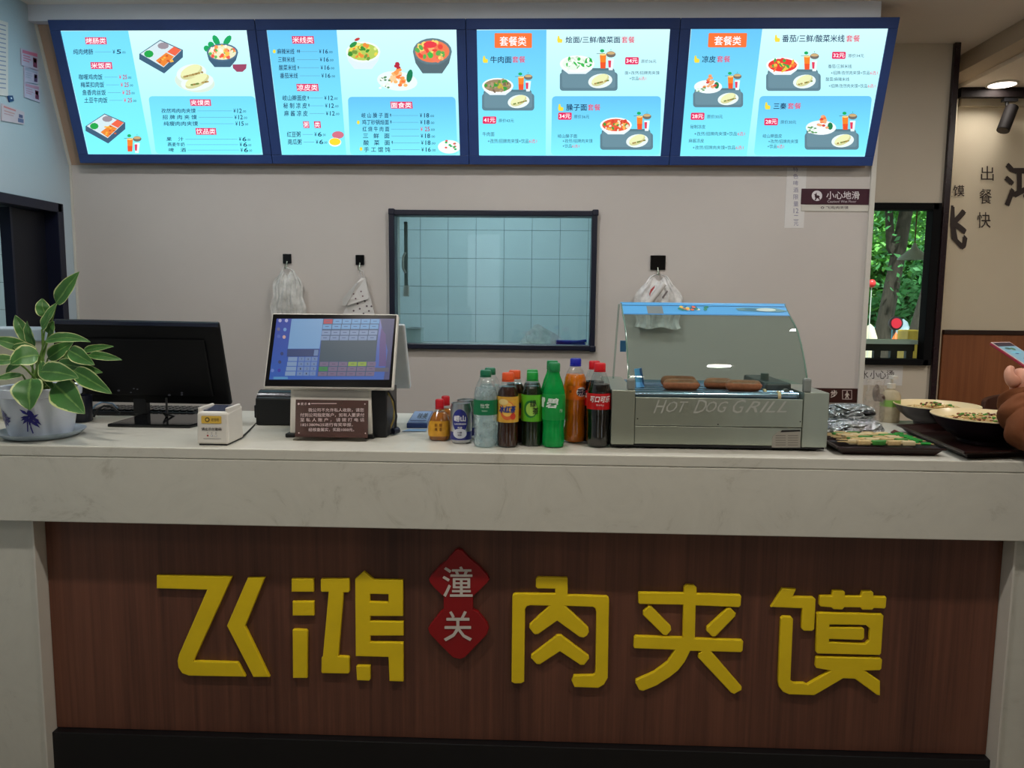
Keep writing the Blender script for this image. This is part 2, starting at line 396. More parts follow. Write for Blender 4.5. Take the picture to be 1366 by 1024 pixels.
# far dining wall
YF = 2.2
wall_far = struct('wall_far', G().box(2.16, YF, 0, 4.2, YF+.12, 2.6), WALLW)
struct('wall_side', G().box(4.1, -4.7, 0, 4.2, YF, 2.6), WALLW)
wz = 1.262
for k in range(3):
    x0 = 2.165+k*.64; part('panel', G().box(x0+.0006, YF-.018, .08, x0+.6394, YF-.001, wz-.012), WOODF, wall_far, bev=.001)
part('dado_rail', G().box(2.165, YF-.026, wz-.012, 4.1, YF-.001, wz+.012), mat('dark_rail', (40, 18, 12), .35), wall_far, bev=.002)
struct('baseboard_far', G().box(2.165, YF-.02, 0, 4.1, YF, .08), BLACK)
struct('trim_8', G().box(2.165, YF-.03, 2.43, 4.1, YF, 2.5), WALLW)
# window_1 : garden window
w1 = empty('window_1', (1.7, YW, 1.5)); w1['kind'] = 'structure'
fr = .034
g = G().box(GX0-.01, YW-.03, GZ0-.012, GX0+fr, YW+.035, GZ1+.012).box(GX1-fr+.006, YW-.03, GZ0-.012, GX1+.012, YW+.035, GZ1+.012)
g.box(GX0, YW-.03, GZ1-fr+.014, GX1, YW+.035, GZ1+.012).box(GX0, YW-.03, GZ0-.012, GX1, YW+.06, GZ0+.016)
part('window_frame', g, mat('matt_black_frame', (9, 9, 11), .8, spec=.2), w1, bev=.003)
part('glass_pane', G().box(GX0+fr, YW+.02, GZ0+.01, GX1-fr, YW+.026, GZ1-.01), GLASS, w1)
part('window_sill', G().box(GX0+fr, YW+.03, GZ0+.085, GX1-.028, YW+.12, GZ0+.105), TRIMW, w1)
g = G().box(GX0+fr, YW+.06, GZ0+.05, GX1-.028, YW+.10, GZ0+.085)
for x in (1.50, 1.62, 1.70, 1.775): g.box(x+.02, YW+.07, GZ0, x+.052, YW+.095, GZ0+.06)
part('railing', g, BLACK, w1)
# window_2 : kitchen hatch frame and glass
w2 = empty('window_2', (-.21, YB, 1.5)); w2['kind'] = 'structure'
f = .022
g = G().box(WX0-.018, YB-.03, WZ0-.016, WX0+.007, YB+.05, WZ1+.016).box(WX1-.010, YB-.03, WZ0-.016, WX1+.014, YB+.05, WZ1+.016)
g.box(WX0, YB-.026, WZ1-.010, WX1, YB+.05, WZ1+.014).box(WX0, YB-.026, WZ0-.014, WX1, YB+.05, WZ0+.010)
part('window_frame', g, NAVY, w2, bev=.004)
g = G()
for x, z in ((WX0-.019, WZ1-.008), (WX1-.009, WZ1-.008), (WX1-.009, WZ0-.018), (WX0-.019, WZ0-.018)): g.box(x, YB-.034, z, x+.027, YB+.01, z+.027)
part('corner_bracket', g, NAVY, w2, bev=.004)
part('glass_pane', G().box(WX0+.007, YB+.02, WZ0+.01, WX1-.01, YB+.026, WZ1-.01), glassmat('hatch_glass', (222, 234, 236), .07), w2)
part('reveal', G().box(WX0, YB+.05, WZ0, WX0+.004, YB+D, WZ1).box(WX1-.004, YB+.05, WZ0, WX1, YB+D, WZ1).box(WX0, YB+.05, WZ1-.004, WX1, YB+D, WZ1).box(WX0, YB+.05, WZ0, WX1, YB+D+.1, WZ0+.004), TRIMW, w2)
part('reflection_bar', G().box(WX0+.035, YB+.06, WZ0+.26, WX0+.049, YB+.08, WZ1-.03), mat('grey_reflection', (110, 124, 122), .4), w2)  # grey upright reflection in the hatch glass, built as a solid bar
part('reflection_hook', G().tube([(WX0+.042, YB+.05, 1.62), (WX0+.034, YB+.035, 1.60), (WX0+.034, YB+.035, 1.55), (WX0+.042, YB+.05, 1.53)], .005, 8).box(WX0+.032, YB+.05, WZ0+.22, WX0+.054, YB+.085, WZ0+.27), TRIMW, w2, smooth=True)  # hook and block belonging to the same built-in glass reflection
# kitchen: tiled far wall, tiles one by one
YT = 3.54
tw = struct('wall_kitchen', G().box(-5.1, YT, 0, .9, YT+.1, 2.6), GROUT)
tme = None
for i in range(-22, 7):
    for j in range(0, 7):
        if -13 < i < -3: continue
        x0 = -.66+.2*i; z0 = .9+.2*j
        if x0+.2 > .9: continue
        if tme is None:
            o = part('tile', G().box(.0012, -.006, .0012, .1988, .002, .1988), TILEM, tw, bev=.0008); o.location = (x0, YT, z0); tme = o
        else:
            o = tme.copy(); COL.objects.link(o); o.location = (x0, YT+random.uniform(-.0004, .0004), z0)
o = part('tile_field', G().box(-3.06, YT-.006, .9, -1.46, YT+.002, 2.3).box(-5.1, YT-.006, 0, .9, YT+.002, .897).box(-5.1, YT-.006, 2.303, .9, YT+.002, 2.6), TILEM, tw, kind='stuff')
KW = mat('kitchen_paint', (190, 206, 206), .5)
struct('wall_kitchen_right', G().box(.9, YB+D, 0, 1.0, YT+.1, 2.6), KW)
struct('wall_kitchen_left', G().box(-5.2, -.6, 0, -5.1, YT+.1, 2.6), KW)
struct('wall_kitchen_near', G().box(-5.2, -.7, 0, XL-.1, -.6, 2.6), KW)
struct('wall_front', G().box(-2.2, -4.7, 2.2, 4.2, -4.6, 2.6).box(-2.2, -4.7, 0, -.9, -4.6, 2.2).box(3.0, -4.7, 0, 4.2, -4.6, 2.2).box(-.5, -4.7, 0, 2.3, -4.6, 2.2), WALLW)
# dark sliding door leaf in the left opening
dr = empty('door_1', (XL-.06, 1.2, 0)); dr['kind'] = 'structure'
part('door_leaf', G().box(XL-.075, 1.10, .01, XL-.04, OY1-.03, OZ-.03), mat('navy_door', (12, 13, 24), .5), dr, bev=.002)
part('door_edge', G().box(XL-.08, 1.088, .01, XL-.035, 1.10, OZ-.03), NAVY, dr)

# things in kitchen, seen through the hatch
def sheetblob(name, c, sx, sy, sz, m, root=None, seed=1, n=22, k=.35, jit=.3, **kw):
    r = random.Random(seed); g = G(); vs = []
    ph = [(r.uniform(2, 7), r.uniform(2, 7), r.uniform(0, 6), r.uniform(.3, 1)) for _ in range(7)]
    for j in range(n+1):
        v = -pi/2+pi*j/n
        for i in range(n):
            t = 2*pi*i/n; d = 1
            for a, b, p0, q in ph: d += jit*.2*q*sin(a*cos(t)*2+b*sin(v)+p0)*cos(b*sin(t)*1.5+p0)
            cz = sin(v); cr = abs(cos(v))**k
            vs.append((c[0]+sx*cr*cos(t)*d, c[1]+sy*cr*sin(t)*d, c[2]+sz*cz*(.9+.1*d)))
    fs = [(j*n+i, j*n+(i+1) % n, (j+1)*n+(i+1) % n, (j+1)*n+i) for j in range(n) for i in range(n)]
    g.add(vs, fs); return part(name, g, m, root, smooth=True, **kw)
c = atY(722, 450, 1.60)
g = G(); r = random.Random(3); n = 14
prof = [(.09, 0), (.092, .018), (.078, .036), (.055, .054), (.030, .07), (.016, .085), (.0, .092)]
vs = []
for a, z in prof:
    for i in range(20):
        t = 2*pi*i/20; q = 1+.18*sin(3*t+z*40)+.10*sin(7*t-z*60); vs.append((c.x+a*q*cos(t)+z*-.2, c.y+.01+a*.45*q*sin(t), WZ0+.006+z))
g.add(vs, [(j*20+i, j*20+(i+1) % 20, (j+1)*20+(i+1) % 20, (j+1)*20+i) for j in range(len(prof)-1) for i in range(20)])
tag(part('plastic_bag', g, plasticfilm('bright_film', (250, 250, 250), .7), smooth=True), 'crumpled white plastic bag lying on the ledge behind the hatch glass', 'bag')
a = atY(742, 455, 1.56); b = atY(781, 455, 1.56)
g = G()
for k, (dz, e) in enumerate(((0, 0), (.007, .004), (.013, .001))): g.box(a.x+e, 1.535+k*.004, WZ0+.005+dz, b.x-e, 1.60, WZ0+.011+dz)
g.tube([(a.x, 1.53, WZ0+.022), (a.x+.05, 1.532, WZ0+.018), (b.x-.04, 1.53, WZ0+.021), (b.x+.004, 1.54, WZ0+.026)], .006, 8)
tag(part('folded_cloth', g, mat('blue_cloth', (20, 52, 170), .8, var=.15, scale=60), bev=.002), 'folded bright blue cloth in the right corner of the hatch ledge', 'cloth')
a = atY(543, 437, 1.58); b = atY(562, 458, 1.58)
tag(part('plastic_tub', G().box(a.x, 1.57, WZ0+.005, b.x, 1.66, a.z).box(a.x-.004, 1.565, a.z-.006, b.x+.004, 1.665, a.z), KW, bev=.004), 'pale lidded plastic tub at the left end of the hatch ledge', 'tub')

# ================================================================== COUNTER
ZC = 1.010
ct = thing('service_counter', (0, .3, 0), 'long service counter with pale stone top and brown wood grain front', 'counter')
g = G().box(-2.11, 0, ZC-.03, 1.62, .68, ZC); part('worktop', g, MARB, ct, bev=.003)
part('apron', G().box(-2.11, .0005, ZC-.213, 1.62, .03, ZC-.0305), MARB, ct, bev=.002)
part('front_board', G().box(-1.409, .085, .148, 1.281, .10, ZC-.21), WOODB, ct)
part('end_panel', G().box(-1.60, .04, 0, -1.41, .62, ZC-.214), MARB, ct, bev=.002)
part('end_panel', G().box(1.282, .04, 0, 1.60, .62, ZC-.214), MARB, ct, bev=.002)
part('edge_strip', G().box(-1.414, .034, 0, -1.4085, .08, ZC-.214), TRIMW, ct)
part('edge_strip', G().box(1.2805, .034, 0, 1.286, .08, ZC-.214), TRIMW, ct)
part('toe_kick', G().box(-1.409, .06, 0, 1.281, .10, .146), BLACK, ct, bev=.002)

# raised characters (traced as strokes, given their own thickness)
def char(name, outers, holes, crop, depth, m, label, plane_y=.085, th=.013, bev=.0025):
    cx, cy, s = crop
    def q(lp): return [(lambda p: (p.x, p.z))(atY(cx+x/s, cy+y/s, plane_y-th)) for x, y in lp]
    cap = [q(l) for l in outers]; hp = [q(l) for l in holes]
    xs = [p[0] for l in cap for p in l]; zs = [p[1] for l in cap for p in l]; ox, oz = (min(xs)+max(xs))/2, min(zs)
    g0 = shapemesh([[(x-ox, z-oz) for x, z in l] for l in cap], [[(x-ox, z-oz) for x, z in l] for l in hp], extr=th/2-bev, bev=bev)
    g = G(); g.add([(v.x+ox, plane_y-th/2-v.z, v.y+oz) for v in g0.v], g0.f)
    o = part(name, g, m, loc=(ox, plane_y, oz)); tag(o, label, 'sign letter', 'raised characters on the counter front'); return o
C1, C2, C3 = (180, 720, 3.595), (550, 720, 4.553), (820, 760, 3.415)
char('sign_character', [[(103,170),(465,177),(280,582),(493,588),(530,657),(258,652),(225,640),(207,612),(203,580),(210,550),(345,240),(103,233)], [(540,182),(622,182),(527,415),(645,658),(567,658),(440,412)]], [], C1, 0, YEL,
     'leftmost yellow raised Chinese character, two slanted bent strokes, on the brown counter front')
char('sign_character', [[(750,187),(856,187),(856,250),(750,250)], [(755,296),(858,296),(858,364),(755,364)], [(755,433),(760,430),(820,432),(827,440),(825,663),(757,663)],
     [(893,187),(1025,187),(1028,192),(1028,248),(1023,253),(1000,253),(975,558),(1023,561),(1028,568),(1028,636),(1022,642),(898,640),(893,634),(894,566),(900,560),(928,250),(895,250),(890,245),(890,192)],
     [(1055,187),(1097,152),(1145,190),(1285,193),(1285,366),(1128,366),(1128,390),(1287,393),(1287,460),(1128,460),(1128,490),(1287,493),(1287,680),(1220,678),(1215,563),(1058,558)],
     [(1060,608),(1065,604),(1128,605),(1128,670),(1122,676),(1064,674)]], [[(1127,260),(1215,262),(1215,300),(1127,297)]], C1, 0, YEL,
     'second yellow raised Chinese character, built of many blocks, left of the red plaque')
char('sign_character', [[(602,862),(607,345),(612,332),(625,326),(868,326),(868,298),(760,296),(750,285),(750,238),(762,226),(940,230),(944,238),(944,334),(1180,342),(1192,350),(1196,362),(1188,840),(1165,880),(1130,900),(985,895),(968,858),(980,824),(1095,822),(1108,815),(1112,800),(1118,440),(1112,418),(1098,408),(930,402),(1070,535),(1074,560),(1062,582),(1040,595),(1015,590),(880,492),(765,573),(745,575),(735,568),(710,535),(712,515),(832,402),(715,398),(695,405),(685,422),(680,862),(662,872),(620,873)],
     [(880,580),(905,580),(1072,705),(1075,722),(1045,760),(1020,760),(897,678),(775,757),(755,755),(720,718),(722,700)]], [], C2, 0, YEL,
     'third yellow raised Chinese character, open frame with two chevrons, right of the red plaque')
char('sign_character', [[(112,102),(315,105),(315,78),(328,68),(362,70),(374,82),(374,108),(572,114),(578,122),(575,162),(567,171),(370,163),(366,312),(580,320),(587,328),(584,368),(575,376),(440,372),(580,535),(578,548),(545,566),(530,560),(380,400),(382,382),(395,372),(345,370),(320,420),(290,458),(250,490),(190,528),(130,552),(112,548),(94,515),(97,502),(180,465),(240,420),(275,365),(90,358),(86,350),(88,308),(96,301),(310,308),(313,160),(114,156),(108,150),(108,108)],
     [(130,190),(155,165),(168,168),(256,258),(258,275),(238,300),(222,297),(130,207)], [(515,174),(530,176),(553,198),(550,212),(460,304),(445,305),(418,278),(420,262)]], [], C3, 0, YEL,
     'fourth yellow raised Chinese character, crossed strokes with sweeping legs, second from the right')
char('sign_character', [[(765,85),(828,88),(812,122),(905,124),(917,135),(910,270),(900,279),(862,278),(852,268),(855,176),(712,170)],
     [(757,222),(768,212),(805,214),(814,225),(802,505),(815,515),(862,515),(880,522),(985,460),(920,448),(915,440),(918,402),(925,396),(1212,402),(1220,410),(1216,450),(1208,458),(1140,460),(1210,508),(1210,573),(1195,570),(1095,497),(1042,495),(910,572),(795,568),(768,557),(750,535),(745,510)],
     [(935,118),(990,118),(995,95),(1040,94),(1050,102),(1050,120),(1122,120),(1130,97),(1172,97),(1180,105),(1180,122),(1236,123),(1240,128),(1236,170),(1230,177),(1182,175),(1174,183),(1130,182),(1120,172),(1047,171),(1038,182),(998,180),(988,172),(940,168),(932,160)],
     [(928,194),(1218,202),(1226,210),(1215,380),(1208,389),(925,382),(918,374),(921,202)]],
     [[(980,250),(1145,252),(1162,268),(1160,322),(1145,337),(978,330),(978,316),(1128,320),(1138,310),(1138,270),(1130,264),(980,263)]], C3, 0, YEL,
     'rightmost yellow raised Chinese character, dense square form, nearest the right end panel')
# red plaque
pq = thing('sign_plaque', (-.2, .085, .3), 'dark red double diamond plaque with two small white characters on the counter front', 'plaque')
lp = [(280,58),(300,64),(355,120),(372,135),(395,150),(455,215),(468,240),(455,262),(405,310),(368,345),(368,425),(400,440),(455,510),(465,540),(452,575),(392,640),(370,662),(318,716),(290,725),(248,716),(170,640),(105,570),(95,540),(110,515),(160,450),(190,425),(190,345),(140,300),(108,262),(100,238),(115,215),(160,165),(200,135),(260,64)]
pts = [(lambda p: (p.x, p.z))(atY(550+x/4.553, 720+y/4.553, .067)) for x, y in lp]
g0 = shapemesh([[(x, z) for x, z in pts]], [], extr=.0065, bev=.002)
g = G(); g.add([(v.x, .076-v.z, v.y) for v in g0.v], g0.f); part('plaque_board', g, REDM, pq)
PLQ = Plane(atY(610, 800, .0665), (1, 0, 0), (0, 0, 1))
pr = Print(PLQ); pr.text('潼', 550+183/4.553, 720+160/4.553, 550+367/4.553, 720+345/4.553, (205, 198, 190), 2, .008); pr.text('关', 550+192/4.553, 720+430/4.553, 550+362/4.553, 720+614/4.553, (205, 198, 190), 2, .008)
pr.build('plaque_character', pq)

# ================================================================== MENU SCREENS
t18 = radians(18)
TVP = Plane((0, 1.40, 2.0), (1, 0, 0), (0, -sin(t18), cos(t18)))
BZ = mat('screen_bezel', (50, 74, 134), .3, var=.1, scale=5)  # blue glow of the displays is put into the bezel colour
def screenmat(name, top, bot, s=1.0):
    m, t, p = newmat(name); tc = t.nodes.new('ShaderNodeTexCoord'); sp = t.nodes.new('ShaderNodeSeparateXYZ'); t.links.new(tc.outputs['Generated'], sp.inputs[0])
    cr = t.nodes.new('ShaderNodeValToRGB'); t.links.new(sp.outputs[2], cr.inputs[0])
    cr.color_ramp.elements[0].color = (*lin(bot), 1); cr.color_ramp.elements[1].color = (*lin(top), 1)
    p.inputs['Base Color'].default_value = (.02, .03, .04, 1); p.inputs['Roughness'].default_value = .3
    t.links.new(cr.outputs[0], p.inputs['Emission Color']); p.inputs['Emission Strength'].default_value = s
    return m
ES = 1.15
SCR = screenmat('screen_light', (205, 246, 250), (150, 240, 252), ES)
PAN1 = screenmat('screen_panel_a', (110, 212, 244), (120, 240, 252), ES)
PAN2 = screenmat('screen_panel_b', (98, 190, 238), (126, 236, 250), ES)
NV = (18, 44, 84); PK = (214, 52, 100); RD = (222, 62, 92); OR = (240, 112, 52); WH = (250, 252, 255); YL = (236, 214, 60); GN = (20, 168, 96); GR = (84, 118, 130); TE = (60, 92, 118)
def bowl(p, cx, cy, rx, ry, body, rim, soup, pal, seed, deep=.95, lay=2):
    if not p.lock: p.mark()
    p.ell(cx, cy, rx, ry*1.0, rim, lay); p.poly([(cx-rx, cy), (cx+rx, cy), (cx+rx*.86, cy+ry*.9*deep), (cx+rx*.5, cy+ry*1.7*deep), (cx-rx*.5, cy+ry*1.7*deep), (cx-rx*.86, cy+ry*.9*deep)], body, lay)
    p.ell(cx, cy-.3, rx*.97, ry*.95, rim, lay+1); p.ell(cx, cy-.2, rx*.88, ry*.82, soup, lay+2)
    r = random.Random(seed)
    for k in range(34):
        a, q = r.uniform(0, 6.28), sqrt(r.random())*.78; p.ell(cx+rx*q*cos(a), cy-.5+ry*q*sin(a), r.uniform(.06, .17)*rx, r.uniform(.10, .24)*ry, r.choice(pal), lay+3+k*.05, 7, r.uniform(0, 3))
def bun(p, cx, cy, rx, ry, lay=2):
    if not p.lock: p.mark()
    p.ell(cx, cy+ry*.15, rx, ry, (226, 240, 236), lay, 22, -.15); p.ell(cx, cy+ry*.05, rx*.78, ry*.68, (206, 206, 150), lay+1, 20, -.45); p.ell(cx-rx*.05, cy-ry*.12, rx*.72, ry*.55, (228, 232, 178), lay+2, 20, -.45)
    r = random.Random(int(cx*7))
    for k in range(16): q = r.uniform(-.6, .6); p.ell(cx+rx*q+rx*.12, cy+ry*(.30-q*.42), rx*.09, ry*.12, r.choice([(150, 120, 60), (110, 130, 60), (176, 150, 90)]), lay+3+k*.05, 6)
def drinks(p, x, y, s, lay=4):
    if not p.lock: p.mark()
    p.poly([(x-3.2*s, y-8*s), (x+4.2*s, y-8*s), (x+3.4*s, y+8*s), (x-2.4*s, y+8*s)], (240, 130, 40), lay); p.poly([(x-2.8*s, y+1*s), (x+3.7*s, y+1*s), (x+3.4*s, y+8*s), (x-2.4*s, y+8*s)], (232, 84, 40), lay+1)
    p.ell(x+.4*s, y-8*s, 3.8*s, 1.3*s, (250, 220, 140), lay+2, 12); p.ell(x-.5*s, y-12*s, 2.6*s, 2*s, GN, lay+2, 8); p.rect(x-7*s, y-9*s, x+3*s, y-8.5*s, (60, 80, 90), lay+3)
    p.poly([(x+6*s, y-3*s), (x+13*s, y-3*s), (x+11.5*s, y+10*s), (x+7*s, y+10*s)], (226, 240, 245), lay-.5); p.poly([(x+6.3*s, y-1*s), (x+9.8*s, y-1*s), (x+9.3*s, y+7*s), (x+6.8*s, y+7*s)], (220, 60, 90), lay)
    p.ell(x+9.5*s, y-8*s, 5.5*s, 3.6*s, (112, 108, 100), lay, 14); p.ell(x+9.5*s, y-9.4*s, 4.8*s, 1.7*s, (200, 170, 120), lay+1, 12); p.rect(x+9.2*s, y-14*s, x+9.8*s, y-12.5*s, GN, lay+1)
def combo(p, x0, y0, x1, y1, kind, seed):
    p.mark(); p.lock = True
    W, H = x1-x0, y1-y0; ty = y0+H*.46
    p.rrect(x0+W*.03, ty, x1-W*.05, y1, min(4, W*.06), GR, 1.5, sk=0); p.rrect(x0, ty+H*.1, x1, y1, min(4, W*.06), (92, 124, 138), 2); p.rrect(x0+W*.04, ty+H*.06, x1-W*.04, y1-H*.07, 3, (104, 138, 152), 2.5)
    K = dict(beef=((150, 130, 100), [(120, 100, 80), (100, 140, 60), (190, 170, 60), (60, 150, 60), (170, 150, 120)]), white=((226, 240, 226), [(240, 248, 240), (200, 220, 200), (60, 180, 80), (220, 235, 225)]),
             red=((222, 90, 60), [(210, 70, 50), (240, 180, 90), (70, 150, 60), (230, 220, 190)]), tomato=((225, 56, 50), [(230, 190, 70), (220, 60, 50), (60, 160, 70), (240, 120, 60)]))
    if kind == 'cold':
        p.ell(x0+W*.3, y0+H*.42, W*.28, H*.19, (232, 242, 244), 3, 22); r = random.Random(seed)
        for k in range(26): q = r.uniform(0, 1); a = r.uniform(-1, 1)*(1-q); p.ell(x0+W*(.34+.13*a), y0+H*(.45-.36*q), W*.035, H*.035, r.choice([(236, 120, 60), (242, 150, 90), (210, 70, 60), (230, 170, 120)]), 4+k*.05, 7)
        for k in range(16): p.ell(x0+W*r.uniform(.07, .24), y0+H*r.uniform(.38, .55), W*.03, H*.02, r.choice([(210, 235, 210), (90, 150, 90), (240, 250, 240)]), 5.5+k*.05, 6)
        p.ell(x0+W*.47, y0+H*.38, W*.05, H*.1, (30, 120, 70), 4, 8)
    else:
        s, pal = K[kind]; bowl(p, x0+W*.30, y0+H*.36, W*.30, H*.20, (224, 238, 246), (244, 250, 252), s, pal, seed, .7, 3)
        if kind == 'white': p.ell(x0+W*.5, y0+H*.32, W*.07, H*.12, (40, 170, 70), 7, 8)
    bun(p, x0+W*.70, y0+H*.74, W*.21, H*.17, 6); drinks(p, x0+W*.74, y0+H*.30, W/92*1.4, 7); p.lock = False
def bento(p, x0, y0, x1, y1):
    p.mark()
    W, H = x1-x0, y1-y0; P = lambda a, b: (x0+W*a, y0+H*b)
    p.poly([P(0, .42), P(.48, 0), P(1, .30), P(1, .52), P(.57, 1), P(0, .58)], TE, 2); p.poly([P(.03, .42), P(.48, .03), P(.97, .31), P(.56, .82)], (206, 226, 232), 3)
    p.poly([P(.38, .62), P(.62, .38), P(.80, .50), P(.56, .80)], (230, 130, 50), 4); p.poly([P(.64, .36), P(.80, .20), P(.96, .31), P(.82, .48)], (232, 100, 70), 4); p.ell(*P(.22, .42), W*.11, H*.11, (30, 160, 70), 4, 9); p.ell(*P(.55, .18), W*.13, H*.10, (150, 140, 150), 4, 10)
    r = random.Random(int(x0))
    for k in range(14): a, b = r.uniform(.42, .76), r.uniform(.42, .7); p.ell(*P(a, b), W*.035, H*.03, r.choice([(240, 180, 70), (200, 90, 40)]), 5+k*.05, 5) if abs(a-b) < .2 else None
def X1(x): return 60+x/4.553
def Y1(y): return 20+y/4.553
def headbox(p, s, x0, y0, x1, y1):
    p.mark(); p.lock = True; p.rect(x0, y0, x1, y1, PK, 2, sk=1); p.text(s, x0+1.2, y0+.9, x1-.6, y1-.9, WH, 3, .008); p.lock = False
def row(p, s, x0, x1, y, price, px0, px1, ox, h=7.5, chil=0):
    p.mark(); p.lock = True; p.text(s, ox(x0), Y1(y)-h/2, ox(x1), Y1(y)+h/2, NV, 2, .012); p.rect(ox(x1)+2.5, Y1(y), ox(px0)-2, Y1(y)+.45, (90, 140, 170), 2)
    a = ox(px0); b = ox(px1); w_ = (b-a)
    p.text('¥', a, Y1(y)-2.7, a+3, Y1(y)+2.7, RD if price == '25' else NV, 2, .01); p.text(price, a+w_*.30, Y1(y)-3, a+w_*.66, Y1(y)+3, (180, 50, 90) if price == '25' else NV, 2, .015); p.text('.00', a+w_*.70, Y1(y)-.6, b, Y1(y)+2.4, NV, 2); p.lock = False
TVX = -2.038; TVW = .8625
tvlab = ['leftmost menu screen with rice boxes, bowls and a bun plate pictured', 'second menu screen from the left, three noodle bowls and blue price lists', 'third menu screen with orange heading and three tray meals pictured, above the hatch', 'rightmost menu screen with orange heading, above the dark floor warning sign']
SCRPX = [((80.9, 41.3), (329.7, 40.4), (352.6, 206), (118.9, 205.6)), ((356, 40.2), (608, 39.3), (614, 207.8), (376.9, 206.7)), ((635.4, 40.2), (893.9, 38.7), (880.7, 208.2), (639.3, 207.8)), ((922.2, 37.9), (1185.5, 37.7), (1154.2, 207.7), (906.4, 207.5))]
for k in range(4):
    x0 = TVX+k*TVW; x1 = x0+TVW-.002
    tv = thing('menu_screen', TVP.w((x0+x1)/2, 0, -.03), tvlab[k], 'screen', 'menu screens above the counter')
    u0, u1, v0, v1 = x0+.043, x1-.038, .034, .527
    g = G()
    def ob(a, b, c, d, n0, n1): g.obox(TVP.w(a, c, n0), TVP.U*(b-a), TVP.V*(d-c), TVP.N*(n1-n0))
    ob(x0, x1, -.004, v0, -.03, .006); ob(x0, x1, v1, .568, -.03, .006); ob(x0, u0, v0, v1, -.03, .006); ob(u1, x1, v0, v1, -.03, .006)
    part('bezel', g, BZ, tv, bev=.002)
    g = G(); g.obox(TVP.w(x0+.01, .01, -.04), TVP.U*(x1-x0-.02), TVP.V*.545, TVP.N*.0405); part('back_shell', g, BLACK, tv)
    g = G(); g.add([TVP.w(u0, v0, .001), TVP.w(u1, v0, .001), TVP.w(u1, v1, .001), TVP.w(u0, v1, .001)], [(0, 1, 2, 3)]); part('display', g, SCR, tv)
    q = SCRPX[k]
    # drawing coordinates = pixel positions of this screen in its own plane
    P = Print(TVP, emit=ES); P.d = .0002
    def base(n0=6): 
        p = Print(TVP, emit=ES); p.d = .0003; p.g = G(); return p
    B = base(); T = base(); H = base(); Fd = base(); B.auto = T.auto = H.auto = True
    L8 = 8   # layers start above the display sheet
    for p in (B, T, H, Fd):
        p._w = None
    class Off(Plane): pass
    pl2 = Plane(TVP.p+TVP.N*.0012, TVP.U, TVP.V)
    for p in (B, T, H, Fd): p.pl = pl2; p.q = pl2.px
    if k == 0:
        B.poly([(81, 41.5), (171, 41), (202, 205.5), (119, 205.3)], PAN1, 1); B.rrect(X1(628), Y1(493), X1(1275), Y1(842), 5, PAN1, 1, sk=10)
        headbox(H, '烤肠类', X1(243), Y1(135), X1(372), Y1(178)); headbox(H, '米饭类', X1(276), Y1(286), X1(406), Y1(328)); headbox(H, '夹馍类', X1(880), Y1(512), X1(1006), Y1(552)); headbox(H, '饮品类', X1(914), Y1(686), X1(1038), Y1(727))
        row(T, '纯肉烤肠', 172, 292, 223, '5', 412, 490, X1)
        for i, s in enumerate(('咖喱鸡肉饭', '梅菜扣肉饭', '鱼香肉丝饭', '土豆牛肉饭')): row(T, s, 206+i*11, 350+i*10, 376+i*47, '25', 450+i*10, 525+i*10, X1)
        for i, (s, c_) in enumerate((('孜然鸡肉肉夹馍', '12'), ('招 牌 肉 夹 馍', '12'), ('纯瘦肉肉夹馍', '15'))): row(T, s, 707+i*7, 915+i*7, 581+i*39, c_, 1145+i*6, 1222+i*6, X1, 6)
        for i, s in enumerate(('果    汁', '燕麦牛奶', '啤    酒')): row(T, s, 738+i*7, 842+i*7, 753+i*33, '6', 1178+i*5, 1248+i*5, X1, 5.5)
        bento(Fd, X1(573), Y1(150), X1(838), Y1(355)); bento(Fd, X1(247), Y1(598), X1(488), Y1(780))
        bowl(Fd, X1(1078), Y1(228), 21, 12, TE, (80, 112, 136), (230, 226, 190), [(232, 90, 70), (240, 190, 80), (90, 180, 80), (250, 240, 220), (240, 150, 80)], 4)
        for dx, dy, a in ((1040, 155, .5), (1108, 155, -.6), (985, 205, .9), (1010, 182, .7)): Fd.ell(X1(dx), Y1(dy), 4, 8 if dx > 1020 else 5, (16, 160, 90), 1.8, 10, -a)
        Fd.mark(); Fd.poly([(X1(1140), Y1(300)), (X1(1225), Y1(298)), (X1(1222), Y1(325)), (X1(1200), Y1(345)), (X1(1165), Y1(345)), (X1(1142), Y1(322))], (150, 66, 96), 2)
        Fd.mark(); Fd.lock = True; Fd.ell(X1(910), Y1(405), 27, 14, (210, 228, 214), 1.5, 24, .15); bun(Fd, X1(925), Y1(400), 22, 11, 2); bun(Fd, X1(890), Y1(345), 20, 12, 3)
        Fd.lock = False; drinks(Fd, X1(515), Y1(790), 1.05)
    elif k == 1:
        X2 = lambda x: 340+x/4.553
        B.poly([(356, 40.4), (449, 40), (462, 207), (377, 206.6)], PAN2, 1); B.rrect(X2(565), Y1(497), X2(1218), Y1(850), 5, PAN2, 1, sk=3)
        headbox(H, '米线类', X2(224), Y1(128), X2(357), Y1(174)); headbox(H, '凉皮类', X2(252), Y1(418), X2(384), Y1(462)); headbox(H, '粥', X2(292), Y1(645), X2(328), Y1(686)); headbox(H, '类', X2(358), Y1(645), X2(398), Y1(686)); headbox(H, '面食类', X2(822), Y1(526), X2(955), Y1(568))
        for i, (s, w_) in enumerate((('麻辣米线', 240), ('三鲜米线', 240), ('酸菜米线', 245), ('番茄米线', 252))): row(T, s, 135+i*6, w_+i*3, 221+i*49, '16', 390+i*5, 472+i*5, X2)
        for i, s in enumerate(('岐山擀面皮', '秘 制 凉 皮', '麻 酱 凉 皮')): row(T, s, 168+i*5, 313+i*4, 503+i*47, '12', 422+i*5, 503+i*5, X2)
